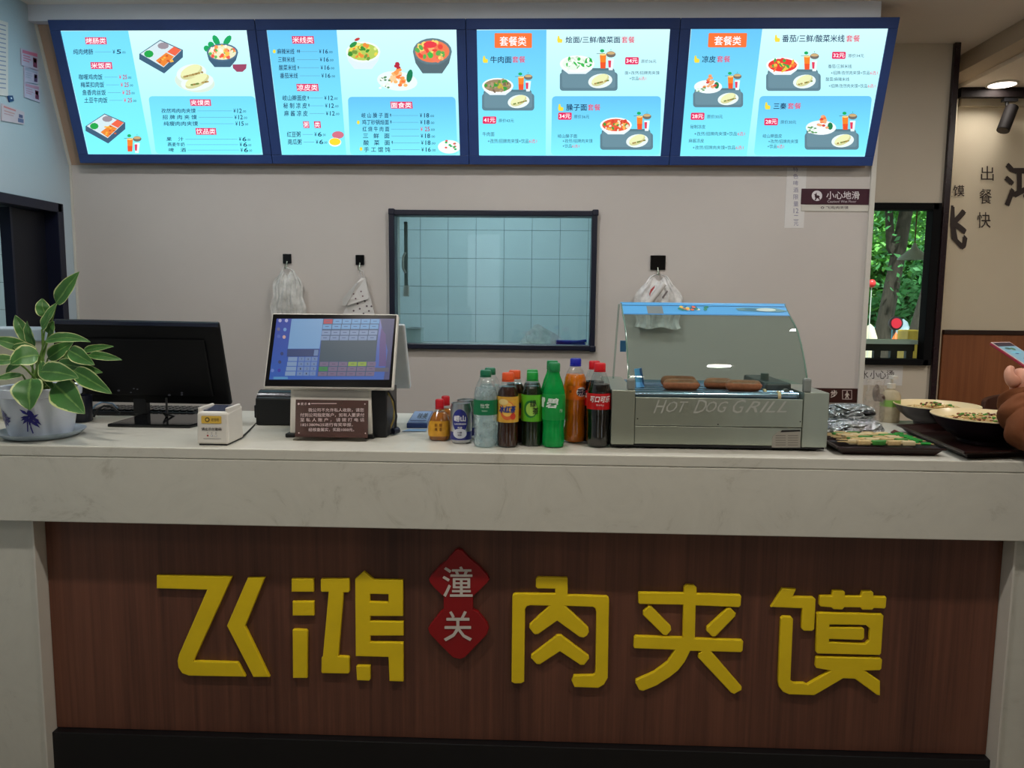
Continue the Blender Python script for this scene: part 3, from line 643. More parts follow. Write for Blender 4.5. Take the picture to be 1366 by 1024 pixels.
        for i, s in enumerate(('红豆粥', '南瓜粥')): row(T, s, 195+i*6, 278+i*6, 724+i*46, '6', 362+i*9, 430+i*9, X2)
        for i, (s, c_) in enumerate((('岐 山 臊 子 面', '18'), ('鸡丁砂锅烩面', '18'), ('红 烧 牛 肉 面', '25'), ('三   鲜   面', '18'), ('酸   菜   面', '18'), ('手 工 馄 饨', '16'))): row(T, s, 648+i*3, 812+i*2, 609+i*41.5, c_, 1002+i*2, 1088+i*2, X2, 6.8)
        for x, y in ((268, 221), (258, 221), (262, 320), (322, 503), (326, 549), (822, 609), (824, 650), (832, 774)): T.poly([(X2(x), Y1(y-12)), (X2(x)+1.2, Y1(y-8)), (X2(x)+.8, Y1(y+12)), (X2(x)-.3, Y1(y))], (30, 60, 90), 2)
        for x, y in ((118, 221), (628, 652), (645, 813)): T.ell(X2(x), Y1(y), 2, 2.6, YL, 2, 8)
        bowl(Fd, X2(658), Y1(225), 23, 14, (216, 232, 240), (232, 244, 240), (176, 200, 90), [(110, 150, 60), (230, 210, 80), (230, 140, 60), (60, 140, 50), (220, 230, 150)], 5); Fd.ell(X2(622), Y1(148), 4, 2, (190, 60, 60), 7, 8, -.4); Fd.ell(X2(598), Y1(180), 6, 3, (40, 140, 70), 7, 8, -.6)
        bowl(Fd, X2(1078), Y1(222), 26, 18, (84, 104, 112), (98, 122, 130), (232, 120, 80), [(240, 210, 110), (226, 70, 60), (250, 170, 110), (90, 170, 80), (236, 120, 90)], 6); Fd.ell(X2(1065), Y1(180), 9, 4.5, (226, 60, 70), 7, 12); Fd.ell(X2(1068), Y1(245), 3.5, 4, (70, 180, 70), 7, 9)
        r = random.Random(8); Fd.mark(); Fd.ell(X2(865), Y1(400), 27, 13, (226, 240, 238), 2, 24, .1)
        for i in range(44): t_ = r.random(); Fd.ell(X2(865)+(1-t_)*r.uniform(-12, 12), Y1(430)-t_*30, 3, 2.2, r.choice([(240, 150, 80), (246, 180, 110), (236, 120, 60), (250, 200, 150)]) if t_ < .8 else (176, 40, 60), 3+i*.05, 7)
        for i in range(22): Fd.ell(X2(r.uniform(755, 830)), Y1(r.uniform(370, 445)), 2, 1.4, r.choice([(220, 240, 220), (90, 140, 100), (245, 250, 240)]), 5.3+i*.05, 6)
        Fd.ell(X2(940), Y1(370), 4, 9, (20, 120, 80), 4, 10, .2)
        Fd.mark(); Fd.ell(X2(505), Y1(728), 8, 5, (206, 110, 130), 3, 14); Fd.ell(X2(487), Y1(772), 8.5, 6, (240, 240, 240), 3.5, 16); Fd.ell(X2(487), Y1(769), 7.5, 4.8, (236, 214, 50), 4, 16)
        Fd.mark(); Fd.ell(X2(1180), Y1(800), 15, 9, (240, 248, 248), 3, 20)
        for i in range(18): Fd.ell(X2(r.uniform(1140, 1230)), Y1(r.uniform(760, 815)), 2, 1.4, r.choice([(40, 170, 90), (230, 245, 235), (220, 90, 90)]), 4+i*.05, 6)
    elif k == 2:
        X3 = lambda x: 620+x/4.553
        B.poly([(635.6, 40.4), (729, 39.8), (728, 207.8), (639.5, 207.5)], PAN2, 1); B.rrect(X3(530), Y1(493), X3(1192), Y1(850), 5, PAN2, 1, sk=-1.5)
        H.rrect(X3(181), Y1(110), X3(408), Y1(200), 1.5, OR, 2); H.text('套餐类', X3(212), Y1(130), X3(374), Y1(188), WH, 3, .008)
        T.text('牛肉面', X3(155), Y1(250), X3(284), Y1(292), NV, 2, .015); H.text('套餐', X3(288), Y1(250), X3(368), Y1(290), RD, 2, .010)
        T.text('烩面/三鲜/酸菜面', X3(612), Y1(130), X3(945), Y1(170), NV, 2, .015); H.text('套餐', X3(952), Y1(130), X3(1032), Y1(170), RD, 2, .010)
        T.text('臊子面', X3(616), Y1(541), X3(742), Y1(581), NV, 2, .015); H.text('套餐', X3(746), Y1(541), X3(824), Y1(580), RD, 2, .010)
        for x, y in ((125, 270), (577, 148), (583, 562)): H.poly([(X3(x-16), Y1(y+5)), (X3(x-12), Y1(y+20)), (X3(x+14), Y1(y+20)), (X3(x+16), Y1(y)), (X3(x), Y1(y-5)), (X3(x-4), Y1(y-22)), (X3(x-12), Y1(y-20))], YL, 2)
        def price(a, y, c_, o): H.rrect(X3(a), Y1(y-22), X3(a+82), Y1(y+22), 1.5, (220, 36, 92), 2, sk=-.4); H.text(c_, X3(a+6), Y1(y-14), X3(a+74), Y1(y+14), WH, 3, .012); T.text('原价'+o, X3(a+96), Y1(y-8), X3(a+188), Y1(y+14), NV, 2)
        price(110, 638, '41元', '43元'); price(975, 278, '34元', '36元'); price(568, 614, '34元', '36元')
        T.text('牛肉面', X3(108), Y1(710), X3(180), Y1(736), NV); T.text('+孜然/招牌肉夹馍+饮品', X3(140), Y1(752), X3(388), Y1(778), NV); H.text('6选1', X3(390), Y1(753), X3(438), Y1(777), RD)
        T.text('面+孜然/招牌肉夹馍', X3(972), Y1(340), X3(1182), Y1(362), NV); T.text('+饮品', X3(1000), Y1(374), X3(1056), Y1(396), NV); H.text('6选1', X3(1058), Y1(374), X3(1102), Y1(396), RD)
        T.text('岐山臊子面', X3(565), Y1(723), X3(682), Y1(746), NV); T.text('+孜然/招牌肉夹馍', X3(594), Y1(753), X3(776), Y1(776), NV); T.text('+饮品', X3(594), Y1(784), X3(650), Y1(806), NV); H.text('6选1', X3(652), Y1(785), X3(696), Y1(806), RD)
        combo(Fd, X3(105), Y1(345), X3(422), Y1(580), 'beef', 1); combo(Fd, X3(577), Y1(205), X3(928), Y1(460), 'white', 2); combo(Fd, X3(822), Y1(585), X3(1143), Y1(818), 'red', 3)
    else:
        s4 = 4.406; X4 = lambda x: 900+x/s4; Y4 = lambda y: 10+y/s4
        B.poly([(922.4, 38.1), (1017, 37.9), (996, 207.6), (906.6, 207.4)], PAN2, 1); B.rrect(X4(500), Y4(520), X4(1160), Y4(868), 5, PAN2, 1, sk=-8)
        H.rrect(X4(200), Y4(150), X4(426), Y4(234), 1.5, OR, 2, sk=-1.2); H.text('套餐类', X4(234), Y4(168), X4(392), Y4(222), WH, 3, .008, sk=-.6)
        T.text('凉皮', X4(162), Y4(284), X4(242), Y4(324), NV, 2, .015, sk=-.5); H.text('套餐', X4(248), Y4(284), X4(328), Y4(322), RD, 2, .010, sk=-.5)
        T.text('番茄/三鲜/酸菜米线', X4(632), Y4(160), X4(1000), Y4(204), NV, 2, .015, sk=-.5); H.text('套餐', X4(1008), Y4(162), X4(1090), Y4(202), RD, 2, .010, sk=-.5)
        T.text('三秦', X4(582), Y4(560), X4(658), Y4(598), NV, 2, .015, sk=-.5); H.text('套餐', X4(664), Y4(560), X4(744), Y4(596), RD, 2, .010, sk=-.5)
        for x, y in ((130, 304), (603, 182), (546, 578)): H.poly([(X4(x-16), Y4(y+5)), (X4(x-12), Y4(y+20)), (X4(x+14), Y4(y+20)), (X4(x+16), Y4(y)), (X4(x), Y4(y-5)), (X4(x-4), Y4(y-22)), (X4(x-12), Y4(y-20))], YL, 2)
        def price(a, y, c_, o): H.rrect(X4(a), Y4(y-20), X4(a+80), Y4(y+22), 1.5, (220, 36, 92), 2, sk=-.6); H.text(c_, X4(a+6), Y4(y-12), X4(a+72), Y4(y+14), WH, 3, .012); T.text('原价'+o, X4(a+94), Y4(y-8), X4(a+186), Y4(y+14), NV, 2)
        price(96, 638, '28元', '30元'); price(926, 280, '32元', '34元'); price(528, 670, '28元', '30元')
        for s_, s2, y, xa, xb, xc in (('秘制凉皮', None, 700, 92, 180, 0), ('+孜然/招牌肉夹馍+饮品', '6选1', 741, 116, 366, 412), ('麻酱凉皮', None, 782, 82, 172, 0), ('+孜然/招牌肉夹馍+饮品', '6选1', 822, 106, 356, 404),
            ('番茄/三鲜米线', None, 345, 902, 1040, 0), ('+招牌/孜然肉夹馍+饮品', '6选1', 383, 918, 1146, 1192), ('酸菜/麻辣米线', None, 421, 888, 1026, 0), ('+招牌/孜然肉夹馍+饮品', '6选1', 460, 905, 1132, 1178),
            ('岐山擀面皮', None, 754, 518, 630, 0), ('+孜然/招牌肉夹馍', None, 786, 550, 725, 0), ('+饮品', '6选1', 815, 545, 600, 642)):
            T.text(s_, X4(xa), Y4(y-11), X4(xb), Y4(y+12), NV)
            if s2: H.text(s2, X4(xb+3), Y4(y-11), X4(xc), Y4(y+12), RD)
        combo(Fd, X4(108), Y4(378), X4(402), Y4(586), 'cold', 1); combo(Fd, X4(537), Y4(255), X4(858), Y4(490), 'tomato', 2); combo(Fd, X4(764), Y4(612), X4(1082), Y4(835), 'cold', 3)
    B.build('menu_panel', tv); T.build('menu_text', tv); H.build('menu_heading', tv); Fd.build('food_picture', tv)
part_c = thing('cable_loop', atY(897, 21, 1.2), 'small black cable loop on top of the menu screens', 'cable')
part('cable', G().tube([atY(880, 22, 1.235), atY(890, 20.5, 1.23), atY(897, 19, 1.23), atY(905, 20.5, 1.235)], .003, 6), BLACK, part_c)

# ================================================================== WALL SIGNS, HOOKS, BAGS
WP = Plane((0, YB-.001, 1.5), (1, 0, 0), (0, 0, 1))
def card(name, x0, y0, x1, y1, Y, th, c, label, cat, rough=.5, bev=0, q=None):
    a = atY(x0, y0, Y); b = atY(x1, y1, Y)
    r = thing(name, ((a.x+b.x)/2, Y, min(a.z, b.z)), label, cat)
    part('board', G().box(a.x, Y-th, a.z, b.x, Y, b.z), c if isinstance(c, bpy.types.Material) else flatm(c, 0, rough), r, bev=bev); return r
DKR = mat('dark_maroon_board', (66, 30, 44), .4, var=.05)
s = card('warning_sign', 1069, 251.5, 1160.5, 273, YB, .004, DKR, 'dark maroon floor warning sign with white deer mark, under the rightmost screen', 'sign', bev=.002)
a = atY(1069, 273, YB-.004); b = atY(1160.5, 282, YB-.004)
part('lower_strip', G().box(a.x, YB-.004, a.z-.0003, b.x, YB, b.z), TRIMW, s, bev=.001)
P = Print(Plane((0, YB-.004, 1.5), (1, 0, 0), (0, 0, 1)), d=.0003); P.auto = False; sx = lambda x: 1030+x/3.012; sy = lambda y: 180+y/3.012
P.ell(sx(180), sy(244), 7, 7, (226, 220, 224), 1, 24); P.ell(sx(181), sy(248), 3.4, 2, (66, 30, 44), 2, 10); P.poly([(sx(170), sy(262)), (sx(176), sy(248)), (sx(181), sy(250)), (sx(176), sy(262))], (66, 30, 44), 2); P.poly([(sx(186), sy(250)), (sx(193), sy(258)), (sx(190), sy(262)), (sx(182), sy(252))], (66, 30, 44), 2); P.poly([(sx(173), sy(247)), (sx(168), sy(236)), (sx(173), sy(238)), (sx(178), sy(230)), (sx(180), sy(244))], (66, 30, 44), 2)
P.text('小心地滑', sx(218), sy(226), sx(351), sy(258), (232, 228, 230), 1, .01); P.text('Caution! Wet Floor', sx(222), sy(262), sx(338), sy(272), (210, 204, 208), 1)
P.text('◎ 飞鸿|肉夹馍', sx(195), sy(286), sx(306), sy(299), (70, 50, 60), 1, .01); P.build('lettering', s)
s = card('paper_strip', 1050, 222, 1072, 304, YB-.0005, .001, PAPER, 'narrow white paper strip with vertical writing under the rightmost screen', 'notice')
P = Print(Plane((0, YB-.0015, 1.5), (1, 0, 0), (0, 0, 1)), d=.0003); P.auto = True
for i, ch in enumerate('特惠套餐下单立减12元'[:]):
    if i < 8: P.text('特色啤酒限量十二'[i] if i != 6 else '12', 1058+i*.1, 222.5+i*9.2, 1064.5+i*.1, 229+i*9.2, (120, 116, 150), 1)
P.text('元', 1059, 296-1.5, 1065, 301, (120, 116, 150), 1); P.build('lettering', s)
# "no entry for customers" board low on the wall
s = card('staff_sign', 1040, 516.5, 1144, 537, YB, .005, mat('brown_sign', (58, 26, 22), .4), 'low dark brown sign with white walking figure behind the foil bundles', 'sign', bev=.002)
P = Print(Plane((0, YB-.005, 1.5), (1, 0, 0), (0, 0, 1)), d=.0003)
for ch, x in (('顾', 1052), ('客', 1067), ('止', 1090), ('步', 1108)): P.text(ch, x, 520, x+9, 530, (226, 214, 206), 1, .01)
for a, b, c_, d_ in ((1123.5, 520, 1136.5, 520.8), (1123.5, 531.7, 1136.5, 532.5), (1123.5, 520, 1124.3, 532.5), (1135.7, 520, 1136.5, 532.5)): P.rect(a, b, c_, d_, (200, 186, 180), 1)
P.ell(1130, 522.6, 1, 1.2, (226, 214, 206), 1, 8); P.poly([(1128.6, 524), (1131.4, 524), (1131, 527.5), (1132.4, 531.3), (1131.3, 531.3), (1129.9, 528), (1128.6, 531.3), (1127.5, 531.3), (1128.9, 527.5)], (226, 214, 206), 1); P.poly([(1126.8, 527), (1128.6, 524.2), (1131.4, 524.2), (1133.2, 527), (1132.6, 527.4), (1130, 525.4), (1127.4, 527.4)], (226, 214, 206), 1); P.build('lettering', s)
# hot water notice on window wall
s = card('paper_notice', 1146, 487, 1203, 514, YW-.0005, .001, PAPER, 'white paper notice with handwritten characters taped below the garden window', 'notice')
P = Print(Plane((0, YW-.0015, 1.5), (1, 0, 0), (0, 0, 1)), d=.0003); P.auto = True
for ch, x in (('水', 1148), ('小', 1160.5), ('心', 1171.5), ('烫', 1182.5)): P.text(ch, x, 494, x+10.5, 505, (48, 42, 44), 1, .005)
P.build('lettering', s)
# far wall calligraphy
cl = thing('wall_lettering', (2.5, YF-.002, 2.0), 'black brush lettering on the cream dining wall above the wood panelling', 'lettering')
P = Print(Plane((0, YF-.0005, 2.0), (1, 0, 0), (0, 0, 1)), d=.004); P.auto = True; INK = (44, 30, 26)
for ch, x0, y0, x1, y1, bo in (('馍', 1271, 247, 1286, 262, .01), ('夹', 1256, 248, 1270, 263, .01), ('出', 1308, 221.5, 1325, 241, .0), ('餐', 1306, 252, 1322.5, 272, .0), ('快', 1303, 283, 1321, 304, .0), ('飞', 1236, 274, 1290, 333, .03), ('鸿', 1339, 216, 1392, 276, .03)):
    P.text(ch, x0, y0, x1, y1, INK, 1, bo)
P.build('lettering', cl)
def hook(x, y0, y1, w, label):
    a = atY(x-w/2, y0, YB); b = atY(x+w/2, y1, YB); c = (a+b)/2
    r = thing('wall_hook', (c.x, YB, c.z), label, 'hook', 'square adhesive hooks on the back wall')
    part('hook_plate', G().box(a.x, YB-.008, b.z, b.x, YB, a.z), BLACKG, r, bev=.002)
    part('hook_arm', G().tube([(c.x, YB-.008, b.z+.01), (c.x, YB-.014, b.z-.005), (c.x, YB-.02, b.z-.022), (c.x, YB-.034, b.z-.024), (c.x, YB-.038, b.z-.01)], .0028, 8), STEEL, r, smooth=True)
    return Vector((c.x, YB-.03, b.z-.022))
h1 = hook(383.5, 338.5, 351.5, 11.5, 'small black square hook on the wall holding the clear bag, leftmost of three')
h2 = hook(480.5, 340, 353.5, 11.5, 'small black square hook holding the folded dotted sheet, middle of three')
h3 = hook(877.5, 340.5, 360, 19.5, 'larger black square hook above the hot dog warmer, rightmost of three')
def hangbag(hp, cx, x0, x1, ytop, ybot, label, m, seed, extra=True, wid=1):
    a = atY(x0, ytop, YB-.05); b = atY(x1, ybot, YB-.05); W = (b.x-a.x); H = a.z-b.z; mx = (a.x+b.x)/2
    r = thing('hanging_bag', (mx, YB-.03, b.z), label, 'bag'); rr = random.Random(seed); g = G(); nx, nz = 22, 22
    f1, f2, f3 = rr.uniform(0, 6), rr.uniform(0, 6), rr.uniform(0, 6)
    for side in (1, -1):
        vs = []
        for j in range(nz+1):
            v = j/nz; ww = (.42+.58*min(1, v*2.6)**.6)*(1+.08*sin(v*9+f1)) ; 
            for i in range(nx+1):
                u = i/nx*2-1; th = (1-u*u)*(.010+.020*sin(pi*min(1, v*1.1)))
                x = mx + u*W/2*ww*(.95+.05*sin(v*14+f2)); y = YB-.036 - side*th*.9 - .006*sin(u*9+v*5+f2)*sin(v*7+f1) - .004*sin(u*23+f3+v*3)
                z = a.z - H*v - .012*H*10*(sin(u*6+f1)*(v if v > .9 else 0))*.2 + (.02*sin(u*5+f3) if v < .05 else 0)*.5
                vs.append((x, min(y, YB-.004), z))
        n1 = nx+1
        fs = [(j*n1+i, j*n1+i+1, (j+1)*n1+i+1, (j+1)*n1+i) for j in range(nz) for i in range(nx)]
        g.add(vs, fs)
    part('bag_body', g, m, r, smooth=True)
    hd = G()
    for s_ in (-1, 1):
        hd.tube([(mx+s_*W*.28, YB-.036, a.z-.03), (mx+s_*W*.16, YB-.034, a.z+.012), (hp.x+s_*.008, hp.y, hp.z+.002), (hp.x+s_*.002, hp.y-.004, hp.z+.004)], [.012, .008, .005, .004], 8, flat=.5)
    part('bag_handle', hd, m, r, smooth=True)
    return r, a, b
FILM2 = plasticfilm('bag_film', (236, 236, 232), .62, 24)
hangbag(h1, 383, 359, 407, 364, 432, 'clear wrinkled plastic bag hanging from the leftmost hook above the till', FILM2, 1)
r, a, b = hangbag(h3, 880, 846, 911, 372, 438, 'bulky white plastic bag hanging behind the hot dog warmer', FILM, 5)
q0 = atY(862, 408, YB-.075); q1 = atY(886, 378, YB-.075)
part('paper_roll', G().tube([q0, q1], .014, 10), PAPER, r, smooth=True)
P = Print(Plane((0, YB-.091, 1.5), (1, 0, 0), (0, 0, 1)), d=.0005); P.auto = True; P.poly([(866, 392), (868, 386), (874, 380), (873, 384), (868, 391), (867, 396)], (176, 70, 70), 1); P.poly([(883, 396), (890, 387), (891, 389), (884, 399)], (120, 110, 110), 1); P.build('bag_print', r)
# folded dotted sheet (middle hook)
r = thing('hanging_sheet', (h2.x, YB-.02, 1.4), 'white folded sheet with dark dots hanging from the middle hook', 'sheet')
def wp(x, y, Y): return atY(340+x/7.59, 330+y/7.59, Y)
g = G(); yb = YB-.02
A, Bq, Cq, Dq = wp(1078, 300, yb), wp(1118, 310, yb), wp(1225, 720, yb), wp(870, 720, yb)
g.add([A, Bq, Cq, Dq, A+Vector((0, -.004, 0)), Bq+Vector((0, -.004, 0)), Cq+Vector((0, -.006, 0)), Dq+Vector((0, -.006, 0))], [(0, 1, 2, 3), (4, 7, 6, 5), (0, 4, 5, 1), (1, 5, 6, 2), (2, 6, 7, 3), (3, 7, 4, 0)])
part('sheet_body', g, PAPER, r)
g = G(); y2 = YB-.03; P4 = [wp(1078, 305, y2), wp(1115, 312, y2), wp(1150, 520, y2-.004), wp(925, 590, y2-.012), wp(930, 520, y2-.018), wp(1020, 370, y2-.012)]
P5 = [p+Vector((0, .003, 0)) for p in P4]; n = len(P4)
g.add(P4+P5, [tuple(range(n)), tuple(reversed(range(n, 2*n)))]+[(i, i+n, (i+1) % n+n, (i+1) % n) for i in range(n)]); part('folded_flap', g, PAPER, r)
g = G(); P4 = [wp(1020, 362, y2-.01), wp(1050, 350, y2-.012), wp(925, 585, y2-.02), wp(888, 585, y2-.02), wp(888, 522, y2-.018)]; P5 = [p+Vector((0, .002, 0)) for p in P4]; n = 5
g.add(P4+P5, [tuple(range(n)), tuple(reversed(range(n, 2*n)))]+[(i, i+n, (i+1) % n+n, (i+1) % n) for i in range(n)]); part('rolled_edge', g, mat('sheet_edge', (190, 188, 184), .6), r)
part('sheet_loop', G().tube([wp(1090, 312, YB-.025), wp(1060, 240, YB-.028), h2, wp(1100, 240, YB-.028), wp(1105, 312, YB-.025)], .005, 8, flat=.4), FILM, r, smooth=True)
P = Print(Plane((0, YB-.0475, 1.5), (1, 0, 0), (0, 0, 1)), d=.0004)
for x, y in ((1075, 445), (1092, 492), (1000, 470), (1020, 517)): P.ell(340+x/7.59, 330+y/7.59, 1.1, 1.1, (120, 96, 100), 1, 8)
P.pl = Plane((0, YB-.028, 1.5), (1, 0, 0), (0, 0, 1)); P.q = P.pl.px
for x, y in ((1113, 543), (1040, 568), (1133, 593), (1062, 620), (1155, 642), (1180, 595), (1000, 640), (1100, 668)): P.ell(340+x/7.59, 330+y/7.59, 1.3, 1.3, (100, 84, 92), 1, 8)
P.build('sheet_dots', r)

# papers on the left wall
LW = Plane((XL+.0015, 0, 1.5), (0, 1, 0), (0, 0, 1))
def lcard(name, px, label, cat, c, prints):
    uv = [LW.px(*p) for p in px]; r = thing(name, (XL, sum(u for u, v in uv)/4, 1.5+min(v for u, v in uv)), label, cat)
    g = G(); vs = [LW.w(u, v, .0) for u, v in uv]+[LW.w(u, v, .004) for u, v in uv]; g.add(vs, [(3, 2, 1, 0), (4, 5, 6, 7), (0, 1, 5, 4), (1, 2, 6, 5), (2, 3, 7, 6), (3, 0, 4, 7)]); part('sleeve', g, c, r)
    def bil(a, b): 
        (x0, y0), (x1, y1), (x2, y2), (x3, y3) = uv
        return ((1-a)*(1-b)*x0+a*(1-b)*x1+a*b*x2+(1-a)*b*x3, (1-a)*(1-b)*y0+a*(1-b)*y1+a*b*y2+(1-a)*b*y3)
    P = Print(Plane(LW.p+LW.N*.004, LW.U, LW.V), q=bil, d=.0004)
    for a0, b0, a1, b1, cc in prints: P.rect(a0, b0, a1, b1, cc, 1)
    P.build('card_print', r); return r
cx = lambda x: x/5.69; cyy = lambda y: y/5.69
CARD = mat('laminated_card', (196, 190, 214), .3)
def cardprint(c1, c2): 
    o = [(.05, .08, .95, .26, c1), (.08, .36, .5, .42, c1), (.08, .5, .55, .56, c1), (.08, .64, .45, .7, c1), (.68, .34, .92, .86, c2), (.72, .40, .88, .60, (200, 160, 150))]
    return o
LG = 'laminated cards on the left wall'
for i, (q, c_) in enumerate(((((155, 365), (280, 398), (284, 540), (160, 495)), (206, 120, 150)), (((178, 500), (284, 535), (284, 640), (180, 620)), (170, 176, 200)), (((180, 622), (292, 650), (297, 778), (182, 738)), (196, 150, 176)))):
    tag(lcard('id_card', [(cx(a), cyy(b)) for a, b in q], ('topmost', 'middle', 'lowest')[i]+' of three stacked laminated photo cards on the left wall', 'card', CARD, cardprint(c_, (120, 60, 90) if i != 1 else (90, 70, 110))), group=LG)
lcard('id_card', [(cx(a), cyy(b)) for a, b in ((10, 785), (178, 850), (178, 945), (8, 915))], 'lone pink laminated card below the hanging paper on the left wall', 'card', mat('pink_card', (206, 190, 200), .35), [(.06, .1, .6, .2, (210, 130, 130)), (.08, .35, .55, .42, (200, 150, 150)), (.08, .52, .5, .58, (190, 150, 160)), (.74, .3, .92, .55, (90, 90, 130)), (.7, .6, .96, .9, (100, 110, 150))])
lcard('wall_clip', [(cx(a), cyy(b)) for a, b in ((52, 725), (90, 725), (100, 765), (66, 775))], 'small dark blue clip between the papers on the left wall', 'clip', mat('blue_clip', (30, 44, 110), .3), [(.4, .3, .7, .6, (220, 220, 230))])
lcard('posted_paper', [(-30, 18), (9.5, 30), (9.5, 128), (-30, 124)], 'large white printed paper at the left edge of the left wall', 'paper', PAPER, [(.1, .05+.06*k_, .92, .065+.06*k_, (140, 150, 180)) for k_ in range(15)])

# ================================================================== LEFT END: plant, tub, monitor
pc = atZ(54, 582, ZC); pc = Vector((pc.x, .135, ZC))
PLB = mat('pale_blue_glaze', (166, 180, 194), .3, var=.05)
plant = thing('potted_plant', pc, 'leafy green hosta with cream edged leaves in a flowered pot', 'plant')
R_ = .082
part('saucer', G().lathe([(0, 0), (.085, 0), (.095, .004), (.113, .017), (.115, .020), (.108, .019), (.09, .008), (0, .008)], pc, 40), PLB, plant, smooth=True)
pot = part('pot', G().lathe([(0, .009), (.078, .009), (.083, .016), (.100, .118), (.101, .120), (.108, .122), (.110, .145), (.106, .147), (.100, .144), (.098, .12), (0, .118)], pc, 44), mat('pot_glaze', (206, 212, 222), .25, var=.04), plant, smooth=True)
part('soil', G().lathe([(0, .134), (.05, .136), (.099, .132)], pc, 24, cap=False), mat('soil', (50, 36, 26), .9, var=.3, scale=80, bump=.5), plant)
# blue flowers wrapped on the pot
def potdecal(P0, z0, shapes, col):
    g = G()
    for poly in shapes:
        vs = []
        for dx, dz in poly:
            z = z0+dz; rr = .083+(.100-.083)*(z-.016)/.102+.0012; a = P0+dx/rr
            vs.append((pc.x+rr*sin(a), pc.y-rr*cos(a), pc.z+z))
        g.add(vs, [tuple(range(len(vs)))])
    part('painted_flower', g, mat('cobalt', col, .3), pot)
def petals(seed, n, rad):
    r = random.Random(seed); out = []
    for k in range(n):
        a = r.uniform(0, 6.28); l = rad*r.uniform(.5, 1.2); w_ = rad*.16; cx0, cz0 = r.uniform(-.3, .3)*rad, r.uniform(-.3, .3)*rad
        d = (cos(a), sin(a)); nrm = (-d[1], d[0])
        out.append([(cx0, cz0), (cx0+d[0]*l*.5+nrm[0]*w_, cz0+d[1]*l*.5+nrm[1]*w_), (cx0+d[0]*l, cz0+d[1]*l), (cx0+d[0]*l*.5-nrm[0]*w_, cz0+d[1]*l*.5-nrm[1]*w_)])
    return out
potdecal(.30, .068, petals(3, 20, .027)+[[(.0, -.01), (.003, -.03), (.006, -.045), (.003, -.046), (-.001, -.03)], [(-.008, -.012), (-.010, -.04), (-.007, -.04), (-.005, -.012)]], (46, 44, 128))
potdecal(-.62, .062, petals(9, 30, .026), (34, 32, 110))
m, t, p = newmat('hosta_leaf'); uv = t.nodes.new('ShaderNodeTexCoord'); sp = t.nodes.new('ShaderNodeSeparateXYZ'); t.links.new(uv.outputs['UV'], sp.inputs[0])
ab = N(t, 'ShaderNodeMath', operation='ABSOLUTE'); t.links.new(sp.outputs[0], ab.inputs[0])
nz = N(t, 'ShaderNodeTexNoise', Scale=60.0, Detail=3.0); t.links.new(uv.outputs['Object'], nz.inputs['Vector'])
ma = N(t, 'ShaderNodeMath', operation='MULTIPLY_ADD'); t.links.new(nz.outputs[0], ma.inputs[0]); ma.inputs[1].default_value = .22; t.links.new(ab.outputs[0], ma.inputs[2])
cr = t.nodes.new('ShaderNodeValToRGB'); t.links.new(ma.outputs[0], cr.inputs[0]); e = cr.color_ramp.elements
e[0].position = .12; e[0].color = (*lin((120, 160, 84)), 1); e[1].position = .22; e[1].color = (*lin((62, 112, 50)), 1); x_ = e.new(.97); x_.color = (*lin((74, 128, 60)), 1); x_ = e.new(1.04 if False else 1.0); x_.color = (*lin((204, 214, 150)), 1)
wv = N(t, 'ShaderNodeTexWave', Scale=9.0); wv.wave_type = 'BANDS'; t.links.new(uv.outputs['UV'], wv.inputs['Vector']); bm_ = N(t, 'ShaderNodeBump', Strength=.25, Distance=.002); t.links.new(wv.outputs[0], bm_.inputs['Height']); t.links.new(bm_.outputs[0], p.inputs['Normal'])
t.links.new(cr.outputs[0], p.inputs['Base Color']); p.inputs['Roughness'].default_value = .38; p.inputs['Subsurface Weight'].default_value = 0
LEAF = m; STEM = mat('leaf_stem', (112, 146, 70), .45, var=.1)
def bez(a, b, c, t_): return a*(1-t_)**2+b*2*t_*(1-t_)+c*t_*t_
def leaf(b, t_, w_, Yb, Yt, arch=.02, twist=0., stem=True, fold=.25, root=(54, 512)):
    A = atY(b[0], b[1], Yb); T_ = atY(t_[0], t_[1], Yt); L = (T_-A).length; W = w_/495*1.25
    Mid = (A+T_)/2+Vector((0, -.012, arch)); n = 12; k = 6; g = G(); uvs = []; vs = []
    view = Vector((0, -1, .35)).normalized()
    for i in range(n+1):
        s_ = i/n; c = bez(A, Mid, T_, s_); d = (bez(A, Mid, T_, min(1, s_+.02))-bez(A, Mid, T_, max(0, s_-.02))).normalized()
        side = d.cross(view).normalized(); side = (Matrix.Rotation(twist, 3, d) @ side); nr = side.cross(d).normalized()
        if nr.dot(view) < 0: nr = -nr
        ww = W/2*(sin(pi*min(1, s_**.72))**.8 if 0 < s_ < 1 else 0)*1.02+.0006
        for j in range(k+1):
            u = j/k*2-1; off = abs(u)*ww*fold+.0015*sin(s_*14+u*2)
            vs.append(c+side*(u*ww)+nr*off); uvs.append((u, s_*2))
    g.add(vs, [(i*(k+1)+j, i*(k+1)+j+1, (i+1)*(k+1)+j+1, (i+1)*(k+1)+j) for i in range(n) for j in range(k)]); g.uv = uvs
    part('leaf', g, LEAF, plant, smooth=True)
    if stem:
        B0 = Vector((pc.x+random.uniform(-.018, .018), pc.y+random.uniform(-.02, .02), pc.z+.13)); mid = (B0+A)/2+Vector((0, 0, .015))
        part('stem', G().tube([B0, bez(B0, mid, A, .33), bez(B0, mid, A, .66), A, bez(A, Mid, T_, .12)], [.0035, .003, .0026, .0024, .0015], 6), STEM, plant, smooth=True)
